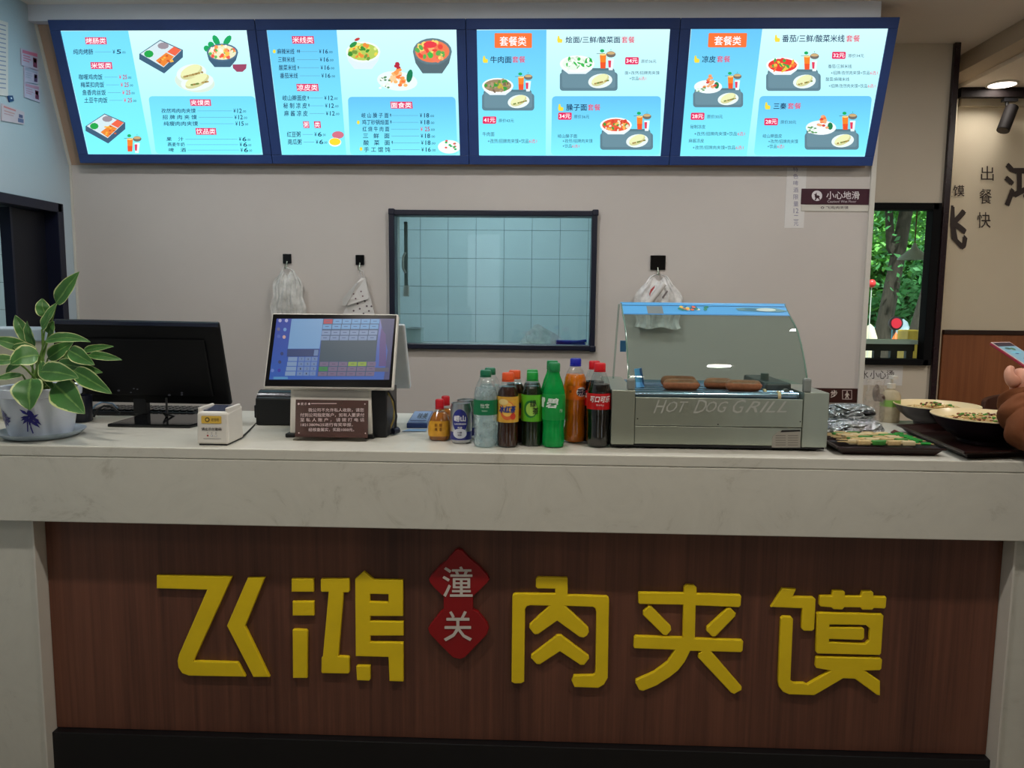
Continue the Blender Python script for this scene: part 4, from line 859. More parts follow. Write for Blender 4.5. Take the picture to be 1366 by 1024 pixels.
for args in (
    ((75, 405), (106, 362), 17, .10, .08, -.004, .2), ((62, 422), (56, 398), 15, .12, .12, .0, .3), ((56, 440), (77, 402), 13, .10, .10, -.006, -.2), ((66, 446), (72, 428), 11, .11, .10, 0, .3),
    ((43, 457), (20, 420), 15, .14, .13, 0, .1), ((46, 462), (36, 428), 13, .12, .11, 0, -.3), ((60, 455), (121, 456), 12, .10, .06, .022, -.2), ((92, 467), (126, 487), 17, .08, .04, .008, .1),
    ((110, 468), (152, 462), 8, .12, .10, .005, 0), ((118, 473), (163, 480), 9, .08, .05, .006, 0), ((76, 484), (137, 497), 15, .09, .05, .006, .2), ((54, 496), (105, 504), 22, .02, -.02, .014, 0),
    ((98, 494), (149, 525), 19, .06, .0, .010, .1), ((73, 512), (113, 552), 31, .02, -.03, .012, 0), ((42, 505), (40, 547), 34, .0, -.03, .01, 0), ((52, 474), (14, 486), 24, .04, .0, .016, 0),
    ((40, 466), (-10, 452), 14, .10, .06, .008, 0), ((20, 480), (-14, 482), 12, .05, .02, .004, 0), ((64, 478), (98, 456), 17, .17, .18, 0, .3), ((50, 470), (17, 462), 12, .09, .07, .01, 0),
    ((30, 500), (-8, 506), 8, .04, .02, .004, .2), ((86, 478), (112, 470), 13, .16, .18, .006, -.2), ((55, 482), (72, 520), 14, .03, .01, .008, .3), ((36, 478), (8, 498), 12, .14, .12, .01, 0)):
    leaf(*args)
# pale tub and cup behind the plant
a = atY(-40, 437, .42); b = atY(47, 560, .42)
tb = thing('storage_tub', ((a.x+b.x)/2, .46, ZC), 'pale translucent plastic storage tub behind the potted plant', 'tub')
TUBM = mat('tub_plastic', (150, 166, 176), .4, var=.05)
part('tub_body', G().box(a.x+.01, .42, ZC, b.x-.01, .56, a.z-.02), mat('tub_cream', (176, 176, 160), .45, var=.1, scale=30), tb, bev=.008); part('tub_lid', G().box(a.x, .41, a.z-.045, b.x, .57, a.z), TUBM, tb, bev=.006)
a = atZ(108, 562, ZC)
cp = thing('pen_cup', (a.x, .40, ZC), 'black round cup between the plant and the monitor stand', 'cup'); part('cup_body', G().lathe([(0, 0), (.03, 0), (.033, .004), (.034, .085), (.031, .085), (.030, .006), (0, .006)], (a.x, .40, ZC), 28), mat('cup_black', (26, 28, 42), .3), cp, smooth=True)
# monitor, seen from the back
t17 = radians(17)
mp0 = atY(305, 540, .47); XR = mp0.x; ZB = mp0.z; XLm = atY(86, 536, .45).x
mo = thing('computer_monitor', ((XR+XLm)/2, .5, ZC), 'black flat monitor seen from behind, beside the potted plant', 'monitor')
V = Vector((0, -sin(t17), cos(t17))); Nn = Vector((0, -cos(t17), -sin(t17))); Hm = .288
O = Vector((XLm, .49, ZB))
g = G(); g.obox(O, (XR-XLm, 0, -.004), V*Hm, -Nn*.02); part('display_shell', g, mat('monitor_black', (7, 7, 10), .5, var=.1, scale=4, spec=.25), mo, bev=.006)
g = G(); g.obox(O+V*.03+Vector((.05, 0, 0)), (XR-XLm-.10, 0, 0), V*.20, Nn*.010); part('rear_housing', g, bpy.data.materials['monitor_black'], mo, bev=.012)
g = G(); g.obox(O+V*(Hm-.012)+Nn*.0005, (XR-XLm, 0, -.004), V*.013, Nn*.0015); part('rim', g, mat('monitor_rim', (34, 40, 60), .25), mo)
sc = lambda x, y: (100+x/4.654, 390+y/4.654)
MPl = Plane(O+Nn*.011, (1, 0, 0), V)
P = Print(MPl, d=.0005)
for x, y, s_ in ((272, 608, 1.9), (366, 596, 1.3), (388, 600, 1.3), (348, 620, 1.2), (586, 636, 2.0), (664, 622, 1.6), (664, 634, 1.6)): P.ell(*sc(x, y), s_, s_*.7, (92, 94, 104), 1, 10)
P.build('port', mo)
nk = atY(190, 560, .50)
part('neck', G().box(nk.x-.022, .485, ZC+.012, nk.x+.022, .515, ZB+.06), BLACK, mo, bev=.004)
b0 = atZ(138, 571, ZC); b1 = atZ(252, 575, ZC)
g = G(); xa, xb = b0.x, b1.x-.02
g.add([(xa, .30, ZC), (xb, .30, ZC), (xb+.05, .50, ZC), (xa+.015, .50, ZC), (xa, .30, ZC+.010), (xb, .30, ZC+.010), (xb+.05, .50, ZC+.014), (xa+.015, .50, ZC+.014)], [(0, 3, 2, 1), (4, 5, 6, 7), (0, 1, 5, 4), (1, 2, 6, 5), (2, 3, 7, 6), (3, 0, 4, 7)])
part('foot', g, BLACKG, mo, bev=.003)
part('cable', G().tube([(nk.x+.10, .47, ZB+.02), (nk.x+.115, .44, ZB-.04), (nk.x+.11, .42, ZC+.03), (nk.x+.14, .46, ZC+.006), (nk.x+.2, .56, ZC+.005)], .0035, 8), BLACK, mo, smooth=True)
# keyboard behind monitor
kb = thing('keyboard', (nk.x-.02, .58, ZC), 'black keyboard lying behind the monitor stand', 'keyboard'); g = G().box(nk.x-.20, .52, ZC+.002, nk.x+.17, .64, ZC+.016); part('keyboard_body', g, BLACK, kb, bev=.003)
for rI in range(5):
    for cI in range(15):
        if rI == 0 and cI == 0: k0 = part('key', G().box(nk.x-.195, .527, ZC+.016, nk.x-.176, .544, ZC+.022), BLACKG, kb, bev=.001); continue
        o = k0.copy(); COL.objects.link(o); o.location = (cI*.024, rI*.022, 0)
r = thing('cable_coil', (nk.x-.10, .66, ZC), 'tangled pale blue and black cables left of the monitor stand', 'cable')
g = G(); g.tube([atY(120, 548, .5)+Vector((0, 0, -.0)), atY(128, 540, .5), atY(136, 536, .55), atY(150, 538, .55), atY(158, 545, .56), atY(164, 552, .6)], .003, 6)
part('cable', g, mat('cable_blue', (120, 150, 176), .4), r, smooth=True)
g = G(); g.tube([atY(125, 556, .45), atY(130, 546, .46), atY(139, 541, .5), atY(150, 543, .52), atY(160, 551, .5)], .0035, 6); part('cable', g, BLACK, r, smooth=True)

# payment box
fb = atZ(265, 594, ZC); fb2 = atZ(302, 595, ZC)
bx0, bx1, by = fb.x-.006, fb2.x+.004, fb.y; zt = atY(262, 550, by).z; sd = .11
pb = thing('payment_speaker_box', ((bx0+bx1)/2, by+sd/2, ZC), 'small white payment box with yellow label and dark top panel', 'device')
g = G(); zt = ZC+.092
g.add([(bx0, by, ZC+.004), (bx1, by, ZC+.004), (bx1, by+sd, ZC+.004), (bx0, by+sd, ZC+.004), (bx0+.002, by+.004, zt), (bx1-.001, by+.004, zt), (bx1-.001, by+sd, zt+.006), (bx0+.002, by+sd, zt+.006)], [(0, 3, 2, 1), (4, 5, 6, 7), (0, 1, 5, 4), (1, 2, 6, 5), (2, 3, 7, 6), (3, 0, 4, 7)])
part('housing', g, WHITEP, pb, bev=.006)
part('base', G().box(bx0+.006, by+.004, ZC, bx1-.006, by+sd-.004, ZC+.005), BLACK, pb)
part('top_panel', G().obox((bx0+.014, by+.02, zt+.0012), (bx1-bx0-.028, 0, 0), (0, .075, .0042), (0, 0, .0025)), mat('grey_window', (70, 76, 96), .1), pb)
part('ear', G().box(bx0+.002, by+.01, zt-.004, bx0+.011, by+sd-.01, zt+.012), WHITEP, pb, bev=.003)
part('ear', G().box(bx1-.011, by+.01, zt-.004, bx1-.002, by+sd-.01, zt+.012), WHITEP, pb, bev=.003)
FPp = Plane((bx0, by-.0002, ZC+.004), (1, 0, 0), (0, .03, 1)); wd = bx1-bx0
P = Print(FPp, q=lambda a, b: (a*wd, (1-b)*.086), d=.0004)
P.rrect(.17, .09, .80, .33, .03, (216, 178, 72), 1); P.ell(.36, .21, .075, .075, (40, 36, 34), 2, 16); P.ell(.36, .21, .045, .045, (216, 178, 72), 3, 12); P.text('收钱吧', .48, .155, .72, .265, (60, 50, 40), 2)
P.text('请出示付款码', .17, .46, .80, .56, (48, 46, 50), 1, .02); P.ell(.36, .72, .03, .03, (170, 50, 50), 1, 12); P.ell(.49, .72, .03, .03, (90, 90, 100), 1, 12); P.ell(.49, .72, .02, .02, WH, 2, 12); P.ell(.62, .72, .03, .03, (90, 90, 100), 1, 12); P.ell(.62, .72, .02, .02, WH, 2, 12)
for x in (.36, .49, .62): P.rect(x-.02, .62, x+.02, .64, (130, 130, 134), 1)
P.rect(.22, .81, .78, .825, (150, 148, 150), 1); P.build('front_print', pb)

# receipt printer
a = atZ(336, 567, ZC); b = atZ(385, 567, ZC)
rp = thing('receipt_printer', ((a.x+b.x)/2, .42, ZC), 'black receipt printer left of the till stand', 'printer')
y0 = a.y; zt = atY(345, 521, y0+.03).z
g = G().box(a.x+.012, y0, ZC, b.x+.02, y0+.15, zt-.018); part('printer_body', g, BLACK, rp, bev=.006)
g = G(); 
for i in range(1): g.tube([(a.x+.012, y0+.055, zt-.05), (b.x+.02, y0+.055, zt-.05)], .052, 24)
part('paper_cover', g, mat('printer_cover', (18, 20, 28), .25), rp, smooth=True)
part('side_lever', G().box(a.x, y0+.02, ZC+.02, a.x+.012, y0+.1, zt-.045), BLACK, rp, bev=.004)
r = thing('power_cable', (a.x, .3, ZC), 'thin black cable crossing the stone top beside the payment box', 'cable'); part('cable', G().tube([atZ(321, 584, ZC+.003), atZ(329, 577, ZC+.003), atZ(338, 568, ZC+.004), atZ(346, 560, ZC+.01)], .0022, 6), BLACK, r, smooth=True)

# ================================================================== TILL
t23 = radians(23)
VS = Vector((0, sin(t23), cos(t23))); PO = atY(350.5, 517, .17); PE = atY(524.5, 519, .17)
TP = Plane(PO, (PE-PO), VS); tl = thing('till_terminal', ((PO.x+PE.x)/2, .3, ZC), 'white touch screen till with lit blue order page', 'till')
W = (PE-PO).length; Hh = TP.px(365, 417)[1]
g = G(); g.obox(TP.w(0, 0, -.022), TP.U*W, TP.V*Hh, TP.N*.022); part('screen_shell', g, WHITEP, tl, bev=.006)
g = G(); g.obox(TP.w(.005, .005, .0), TP.U*(W-.01), TP.V*(Hh-.01), TP.N*.0015); part('screen_glass', g, BLACKG, tl, bev=.003)
TQ = Plane(TP.w(0, 0, .002), TP.U, TP.V)
tx = lambda x: 355+x/7.589; ty = lambda y: 415+y/7.589
P = Print(TQ, emit=.55, d=.0002)
dk = [(105, 75), (1300, 78), (1245, 695), (30, 692)]
P.poly([(tx(x), ty(y)) for x, y in dk], screenmat('desktop_blue', (40, 60, 180), (30, 96, 200), .5), 1)
P.poly([(tx(1150), ty(76)), (tx(1300), ty(78)), (tx(1245), ty(695)), (tx(1190), ty(695)), (tx(1230), ty(400)), (tx(1180), ty(200))], (66, 70, 120), 2)
P.poly([(tx(1165), ty(170)), (tx(1210), ty(240)), (tx(1215), ty(560)), (tx(1140), ty(560)), (tx(1150), ty(300))], (92, 70, 140), 2.5)
P.poly([(tx(x), ty(y)) for x, y in ((258, 78), (578, 78), (540, 380), (220, 380))], (126, 176, 226), 3)
P.poly([(tx(x), ty(y)) for x, y in ((215, 384), (538, 384), (526, 460), (210, 460))], (30, 60, 120), 3); P.poly([(tx(x), ty(y)) for x, y in ((488, 392), (530, 392), (524, 452), (480, 452))], (110, 140, 190), 4)
P.poly([(tx(x), ty(y)) for x, y in ((578, 78), (1150, 80), (1085, 660), (520, 660))], (52, 84, 120), 2.8)
P.poly([(tx(x), ty(y)) for x, y in ((560, 290), (1122, 288), (1108, 508), (540, 508))], (50, 78, 98), 3)
for rI in range(4):
    for cI in range(6):
        x0 = 585-rI*10+cI*95; y0_ = 82+rI*54+(6 if rI > 1 else 0); cc = (190, 60, 84) if (rI, cI) == (0, 0) else ((110, 170, 226) if rI < 2 else (132, 158, 200))
        P.rect(tx(x0), ty(y0_), tx(x0+88), ty(y0_+46), cc, 4, sk=-.6); P.rect(tx(x0+22), ty(y0_+18), tx(x0+60), ty(y0_+24), (60, 84, 130), 5)
for rI in range(3):
    for cI in range(6):
        x0 = 545-rI*8+cI*96; y0_ = 515+rI*50; cc = (120, 104, 140)
        if (rI, cI) == (1, 0): cc = (40, 140, 70)
        if rI == 0 and cI in (3, 4): cc = (150, 180, 60)
        P.rect(tx(x0), ty(y0_), tx(x0+88), ty(y0_+42), cc, 4, sk=-.5); P.rect(tx(x0+25), ty(y0_+18), tx(x0+60), ty(y0_+23), (80, 70, 100), 5)
for rI in range(4):
    P.rect(tx(225-rI*10), ty(464+rI*49), tx(318-rI*6), ty(464+rI*49+42), (136, 166, 206), 4, sk=-.5)
    for cI in range(3):
        x0 = 330-rI*6+cI*66; P.rect(tx(x0), ty(464+rI*49), tx(x0+60), ty(464+rI*49+42), (116, 146, 196), 4, sk=-.5); P.text('7894561230.C'[rI*3+cI], tx(x0+24), ty(464+rI*49+12), tx(x0+36), ty(464+rI*49+32), (30, 40, 70), 5)
for x, y, c_ in ((140, 95, (190, 190, 230)), (205, 95, (190, 190, 230)), (125, 182, (110, 110, 150)), (190, 186, (120, 170, 230)), (128, 255, (80, 110, 200)), (182, 262, (220, 180, 170)), (160, 430, (40, 60, 120)), (138, 515, (50, 60, 110)), (65, 600, (110, 140, 220)), (132, 600, (60, 50, 170))): P.ell(tx(x), ty(y), 2.2, 2.4, c_, 4, 10)
P.rect(tx(75), ty(665), tx(220), ty(688), (90, 160, 210), 4); P.rect(tx(1090), ty(575), tx(1240), ty(615), (90, 90, 110), 4)
P.build('screen_image', tl)
# rear customer display (leans the other way)
a = atY(543, 431, .33); b = atY(549.5, 514, .48)
g = G(); xl = PO.x+.06
g.add([(xl, .30, a.z), (a.x, .30, a.z), (b.x, .475, b.z), (xl, .475, b.z), (xl, .278, a.z-.004), (a.x, .278, a.z-.004), (b.x, .452, b.z-.008), (xl, .452, b.z-.008)], [(3, 2, 1, 0), (4, 5, 6, 7), (0, 1, 5, 4), (1, 2, 6, 5), (2, 3, 7, 6), (3, 0, 4, 7)])
part('rear_display', g, mat('rear_white', (206, 212, 216), .35), tl, bev=.005)
ft = atZ(385, 583, ZC); fr_ = atZ(498, 583, ZC); zs = atY(440, 517, .2).z
g = G(); xa, xb = ft.x, fr_.x; yy = ft.y+.005
g.add([(xa, yy, ZC+.006), (xb, yy, ZC+.006), (xb, yy+.17, ZC+.006), (xa, yy+.17, ZC+.006), (xa+.002, yy+.012, zs+.02), (xb-.002, yy+.012, zs+.02), (xb-.01, yy+.12, zs+.06), (xa+.01, yy+.12, zs+.06)], [(0, 3, 2, 1), (4, 5, 6, 7), (0, 1, 5, 4), (1, 2, 6, 5), (2, 3, 7, 6), (3, 0, 4, 7)])
part('stand', g, WHITEP, tl, bev=.008)
g = G()
for x in (xa+.008, xb-.004): g.box(x-.016, yy-.012, ZC, x+.012, yy+.025, ZC+.012)
part('foot', g, BLACK, tl, bev=.003)
# notice plate
a = atZ(391.5, 587, ZC); b = atZ(490.5, 587.5, ZC); za = ZC; ny = a.y
nt_ = thing('notice_stand', ((a.x+b.x)/2, ny+.02, ZC), 'translucent brown acrylic notice plate with white writing before the till', 'notice')
ZT = atY(440, 533.5, ny+.014).z; m = glassmat('acrylic_clear', (230, 226, 220), .08)
part('foot_plate', G().box(a.x, ny-.006, ZC, b.x, ny+.05, ZC+.005), m, nt_, bev=.001)
lean = .014
BR = plasticfilm('acrylic_brown', (88, 62, 58), .88, 6)
g = G(); g.obox((a.x+.004, ny+.002, ZC+.010), (b.x-a.x-.002, 0, 0), (0, lean, ZT-ZC-.010), (0, .003, 0)); part('plate', g, BR, nt_)
NP = Plane((a.x+.004, ny+.0015, ZC+.010), (1, 0, 0), (0, lean, ZT-ZC-.010)); nx_ = lambda x: 380+x/8.5375; nyy = lambda y: 510+y/8.5375
P = Print(NP, d=.0004); CW = (214, 200, 202)
P.text('● 提 示 ●', nx_(145), nyy(228), nx_(290), nyy(258), CW, 1, .01); P.rect(nx_(300), nyy(236), nx_(590), nyy(243), CW, 1)
for s_, xa_, xb_, ya, yb_ in (('我公司不允许私人收款，请您', 268, 900, 292, 335), ('付到公司指定账户，如有人要求付', 175, 905, 348, 392), ('至 私 人 账 户 ， 请 拨 打 电 话', 175, 905, 403, 447), ('18213809625进行有奖举报。', 182, 775, 460, 500), ('经核查属实，奖励1000元。', 270, 790, 516, 558)):
    P.text(s_, nx_(xa_), nyy(ya), nx_(xb_), nyy(yb_), CW, 1, .006)
for x, y in ((912, 245), (918, 578), (160, 575)): P.ell(nx_(x), nyy(y), .9, .9, CW, 1, 8)
P.build('lettering', nt_)
# black box with cables on the right of the till
a = atZ(497.5, 583.5, ZC); b = atZ(517.5, 583.5, ZC); zt = atY(508, 519, a.y+.03).z
bb = thing('black_box', ((a.x+b.x)/2, a.y+.08, ZC), 'upright narrow black box with yellow and black cables right of the till', 'box')
part('box_body', G().box(a.x-.004, a.y, ZC, b.x-.002, a.y+.16, zt), BLACK, bb, bev=.004)
for c_, pts in (((196, 172, 92), ((515, 521), (522, 530), (526, 545), (525, 560), (519, 575), (516, 580))), ((30, 30, 34), ((518, 520), (526, 535), (529, 555), (527, 572), (520, 580), (512, 583)))):
    part('cable', G().tube([atY(x, y, a.y+.02+.01*i) for i, (x, y) in enumerate(pts)], .0028, 8), mat('cable_sheath', c_, .4), bb, smooth=True)
part('plug', G().tube([atZ(524, 575, ZC+.012), atZ(531, 573, ZC+.014)], .010, 10), mat('plug', (24, 32, 50), .4), bb, smooth=True)
# blue booklet
cs = [atZ(542.5, 571, ZC), atZ(570, 571, ZC), atZ(578, 554, ZC), atZ(553, 554, ZC)]
bk = thing('blue_box', ((cs[0]+cs[1])/2), 'flat dark blue printed packet lying beside the amber bottles', 'packet')
g = G(); hb = Vector((0, 0, .016)); lo = [c_.copy() for c_ in cs]; g.add([*lo, *[c_+hb for c_ in lo]], [(0, 3, 2, 1), (4, 5, 6, 7), (0, 1, 5, 4), (1, 2, 6, 5), (2, 3, 7, 6), (3, 0, 4, 7)]); part('packet_body', g, mat('packet_blue', (40, 62, 116), .3), bk, bev=.002)
def bq(cs_):
    return None
PT = Plane(cs[0]+hb, cs[1]-cs[0], cs[3]-cs[0]); PT.U = (cs[1]-cs[0]); PT.V = (cs[3]-cs[0])
P = Print(PT, q=lambda a_, b_: (a_, 1-b_), d=.0006); P.rect(.05, .06, .95, .94, (120, 140, 176), 1); P.text('味美', .35, .2, .85, .7, (30, 34, 50), 2, .02); P.rect(.1, .78, .9, .86, (40, 60, 110), 2); P.build('cover_print', bk)
r = thing('blue_card', cs[0], 'light blue card lying under the dark packet', 'card'); part('card_body', G().add([atZ(536, 575, ZC+.0005), atZ(568, 575, ZC+.0005), atZ(570, 572, ZC+.0005), atZ(545, 572, ZC+.0005), atZ(536, 575, ZC+.002), atZ(568, 575, ZC+.002), atZ(570, 572, ZC+.002), atZ(545, 572, ZC+.002)], [(0, 3, 2, 1), (4, 5, 6, 7), (0, 1, 5, 4), (1, 2, 6, 5), (2, 3, 7, 6), (3, 0, 4, 7)]), mat('card_blue', (130, 166, 210), .4), r)

# ================================================================== DRINKS
def liquid(name, c, rough=.1, trans=.0): return mat(name, c, rough, trans=trans, var=.05, ior=1.33, spec=.6)
def wraptext(g, c, r, s_, x0, z0, x1, z1, mi, bold=.015, shear=0, eps=.0008, ang0=0):
    vs, fs = textmesh(s_, bold, shear); a = min(v[0] for v in vs); b = max(v[0] for v in vs); e = min(v[1] for v in vs); f = max(v[1] for v in vs)
    W = []; n0 = _TN[(s_, bold, shear)]
    for i_, (x, y) in enumerate(vs):
        X = x0+(x-a)/(b-a)*(x1-x0); Z = z0+(y-e)/(f-e)*(z1-z0); th = X/r+ang0; rq = r+eps+.00005*(i_//n0); W.append((c[0]+rq*sin(th), c[1]-rq*cos(th), c[2]+Z))
    g.add(W, fs, mi)
def wrapell(g, c, r, x, z, rx, rz, mi, eps=.0005, n=20):
    W = []; R_ = 5
    for q in range(1, R_+1):
        for k in range(n):
            X = x+rx*q/R_*cos(2*pi*k/n); W.append((c[0]+(r+eps)*sin(X/r), c[1]-(r+eps)*cos(X/r), c[2]+z+rz*q/R_*sin(2*pi*k/n)))
    g.add(W, [tuple(range(n))]+[(q*n+k, q*n+(k+1) % n, (q+1)*n+(k+1) % n, (q+1)*n+k) for q in range(R_-1) for k in range(n)], mi)
DR = 'drinks lined up on the counter'
def bottle(px, py, H, prof, cap, liq, label, front, nm='drink_bottle', shell=PET, lvl=None, lab=None, texts=(), discs=(), power=1, n=32, cap_r=None, cat='bottle'):
    """prof: (r,z) metres of the body; cap:(z0,z1,r,color); liq:(material,z_top); lab:(z0,z1,color or material)"""
    c = atZ(px, py, ZC); c = Vector((c.x, c.y+max(r_ for r_, z_ in prof)*.8, ZC))
    root = thing(nm, c, label, cat, DR)
    part('bottle_body', G().lathe(prof, c, n, power=power), shell, root, smooth=True)
    if liq:
        lm, zt_ = liq; pr_ = [(max(r_-.0012, 0), z_+.001) for r_, z_ in prof if z_ <= zt_]
        nx2 = [q_ for q_ in prof if q_[1] > zt_]
        if nx2:
            (ra, za_), (rb, zb_) = [q_ for q_ in prof if q_[1] <= zt_][-1], nx2[0]; k_ = (zt_-za_)/(zb_-za_); pr_.append((ra+(rb-ra)*k_-.0012, zt_))
        part('liquid', G().lathe(pr_, c, n, power=power), lm, root, smooth=True)
    if lab:
        z0, z1, lc = lab
        def rad(z):
            for (ra, za_), (rb, zb_) in zip(prof, prof[1:]):
                if za_ <= z <= zb_ and zb_ > za_: return ra+(rb-ra)*(z-za_)/(zb_-za_)
            return prof[-1][0]
        zz = sorted(set([z0, z1]+[z_ for r_, z_ in prof if z0 < z_ < z1])); pf = [(rad(z_)+.0006, z_) for z_ in zz]
        ms = [lc if isinstance(lc, bpy.types.Material) else flatm(lc, 0, .35)]
        lo = part('label', G().lathe(pf, c, n, power=power, cap=False), ms, root, smooth=True)
        rm = max(r_ for r_, z_ in pf)+.0003
        if discs or texts:
            g = G(); mm = []
            for x, z, rx, rz, col in discs:
                m_ = flatm(col, 0, .35)
                if m_ not in mm: mm.append(m_)
                wrapell(g, c, rm, x, z, rx, rz, mm.index(m_), eps=.0004+.0003*discs.index((x, z, rx, rz, col)))
            for s_, x0, za_, x1, zb_, col, *rest in texts:
                m_ = flatm(col, 0, .35)
                if m_ not in mm: mm.append(m_)
                wraptext(g, c, rm, s_, x0, za_, x1, zb_, mm.index(m_), bold=rest[0] if rest else .015, shear=rest[1] if len(rest) > 1 else 0, eps=.002 if discs else .0008)
            part('label_print', g, mm, lo)
    z0, z1, cr_, cc = cap; g = G().lathe([(cr_, z0), (cr_, z1-.003), (cr_-.002, z1), (0, z1)], c, n)
    nn_ = 24
    cm = mat('cap_%d' % (cc[0]*7+cc[1]), cc, .35)
    co = part('cap', g, cm, root, smooth=True)
    part('cap_ring', G().lathe([(cr_-.001, z0-.004), (cr_+.0005, z0-.004), (cr_+.0005, z0-.001), (cr_-.001, z0-.001)], c, n), cm, co)
    return root
def back(root, dx, dy, label): return dup(root, Vector(root.location)+Vector((dx, dy, 0)), label)
# amber bottles
amb = tinted('amber_liquor', (190, 112, 18), (230, 160, 60), .72)
pr_ = [(0, 0), (.026, .0), (.030, .004), (.0325, .022), (.032, .04), (.027, .062), (.019, .078), (.012, .086), (.0105, .09), (.0105, .097)]
b1 = bottle(585, 588, .12, pr_, (.094, .118, .0125, (184, 20, 34)), (amb, .080), 'front small amber bottle with red cap, leftmost of the drinks', True, lab=(.014, .058, mat('gold_label', (206, 150, 40), .35, var=.12, scale=60)), power=3, texts=(('醉', -.010, .042, -.002, .052, (120, 70, 20)), ('美', -.010, .030, -.002, .040, (120, 70, 20)), ('醇', .003, .042, .011, .052, (120, 70, 20)), ('香', .003, .030, .011, .040, (120, 70, 20))))
back(b1, .008, .075, 'back small amber bottle, hidden behind its twin at the left of the drinks')
# cans
def can(px, py, label):
    c = atZ(px, py, ZC); c = Vector((c.x, c.y+.028, ZC)); H = .114; r = .0305
    root = thing('drink_can', c, label, 'can', DR)
    alu = mat('aluminium', (190, 192, 196), .28, metal=.9)
    part('can_body', G().lathe([(0, .002), (.022, 0), (.026, .001), (r, .010), (r, H-.014), (.027, H-.004), (.0272, H), (.0255, H), (.025, H-.004), (0, H-.005)], c, 36), alu, root, smooth=True)
    bl = part('wrap', G().lathe([(r+.0004, .011), (r+.0004, .034)], c, 36, cap=False), mat('can_blue', (46, 50, 128), .3), root, smooth=True)
    g = G(); wrapell(g, c, r, 0, .066, .0225, .033, 0, .0006, 28); part('emblem', g, flatm((44, 50, 134), 0, .3), root)
    g = G(); wrapell(g, c, r, 0, .030, .020, .014, 0, .0012, 24); part('emblem', g, flatm((206, 208, 220), 0, .3), root)
    g = G(); wraptext(g, c, r, '崂山', -.0165, .064, .0165, .082, 0, .04, eps=.0016); wraptext(g, c, r, 'LAOSHAN', -.015, .055, .017, .060, 0, .02, eps=.0016); wraptext(g, c, r, '啤酒', -.006, .044, .006, .050, 0, .02, eps=.0016); part('lettering', g, flatm((232, 232, 240), 0, .3), root)
    g = G(); wraptext(g, c, r, '10度', -.006, .031, .006, .036, 0, .02, eps=.0022); wraptext(g, c, r, 'BEER', -.005, .024, .005, .028, 0, .02, eps=.0022); part('lettering', g, flatm((60, 60, 90), 0, .3), root)
    part('pull_tab', G().lathe([(.004, 0), (.009, 0), (.009, .0012), (.004, .0012)], (c.x, c.y-.008, c.z+H-.004), 16), alu, root)
    return root
c1 = can(613.5, 592, 'front blue and silver drink can beside the amber bottle')
dup(c1, Vector(c1.location)+Vector((.009, .068, 0)), 'back silver drink can, behind the front blue and silver can')
# water
pr_ = [(0, .003), (.022, .0), (.030, .003), (.0325, .012), (.0325, .022), (.031, .026), (.0325, .030), (.031, .037), (.0325, .044), (.031, .051), (.0325, .058), (.031, .065), (.0325, .072), (.031, .079), (.0325, .086), (.0328, .092), (.0328, .134), (.0325, .14), (.031, .155), (.026, .172), (.018, .188), (.0135, .194), (.0125, .202)]
wt = tinted('water', (222, 232, 236), (246, 251, 252), .30)
b2 = bottle(646.5, 597.5, .213, pr_, (.198, .213, .0152, (16, 104, 72)), (wt, .165), 'front clear water bottle with green cap and green label', True, lab=(.092, .133, mat('water_label', (16, 118, 74), .3, var=.04)), texts=(('怡宝', -.012, .112, .012, .124, (226, 240, 232), .0), ('饮用纯净水', -.008, .102, .008, .106, (200, 226, 210), .0)))
back(b2, .008, .07, 'back clear water bottle, hidden behind the front water bottle')
# iced tea
pr_ = [(0, .002), (.026, 0), (.0295, .003), (.0298, .03), (.0285, .062), (.0300, .070), (.0300, .142), (.0285, .150), (.022, .170), (.0165, .182), (.0155, .188), (.0150, .194)]
tea = liquid('black_tea', (56, 24, 12), .08)
tealab = mat('tea_label', (226, 172, 66), .35, var=.25, scale=22)
b3 = bottle(676.5, 597, .203, pr_, (.186, .206, .0168, (222, 84, 36)), (tea, .168), 'front dark tea bottle with orange cap and yellow label', True, lab=(.071, .142, tealab), discs=((0, .104, .021, .026, (222, 110, 60)), (0, .108, .017, .020, (240, 190, 90)), (.016, .088, .008, .009, (214, 70, 50)), (-.012, .128, .014, .008, (236, 210, 140))), texts=(('冰红茶', -.024, .098, .024, .118, (40, 60, 140), .05, .2),))
back(b3, .016, .072, 'back dark tea bottle with orange cap, behind its twin')
gt = liquid('green_tea', (24, 34, 16), .08)
b4 = bottle(709, 595.5, .203, pr_, (.186, .206, .0162, (24, 150, 60)), (gt, .168), 'dark bottle with bright green label and green cap, front of its pair', True, lab=(.071, .145, mat('green_label', (92, 176, 40), .35, var=.1, scale=20)), discs=((-.004, .106, .020, .024, (30, 120, 50)), (-.001, .106, .016, .019, (160, 206, 90))), texts=(('绿', -.005, .112, .011, .132, (30, 34, 24), .02), ('茶', .002, .092, .018, .111, (30, 34, 24), .02)))
back(b4, -.001, .072, 'back green capped tea bottle, hidden behind its twin')
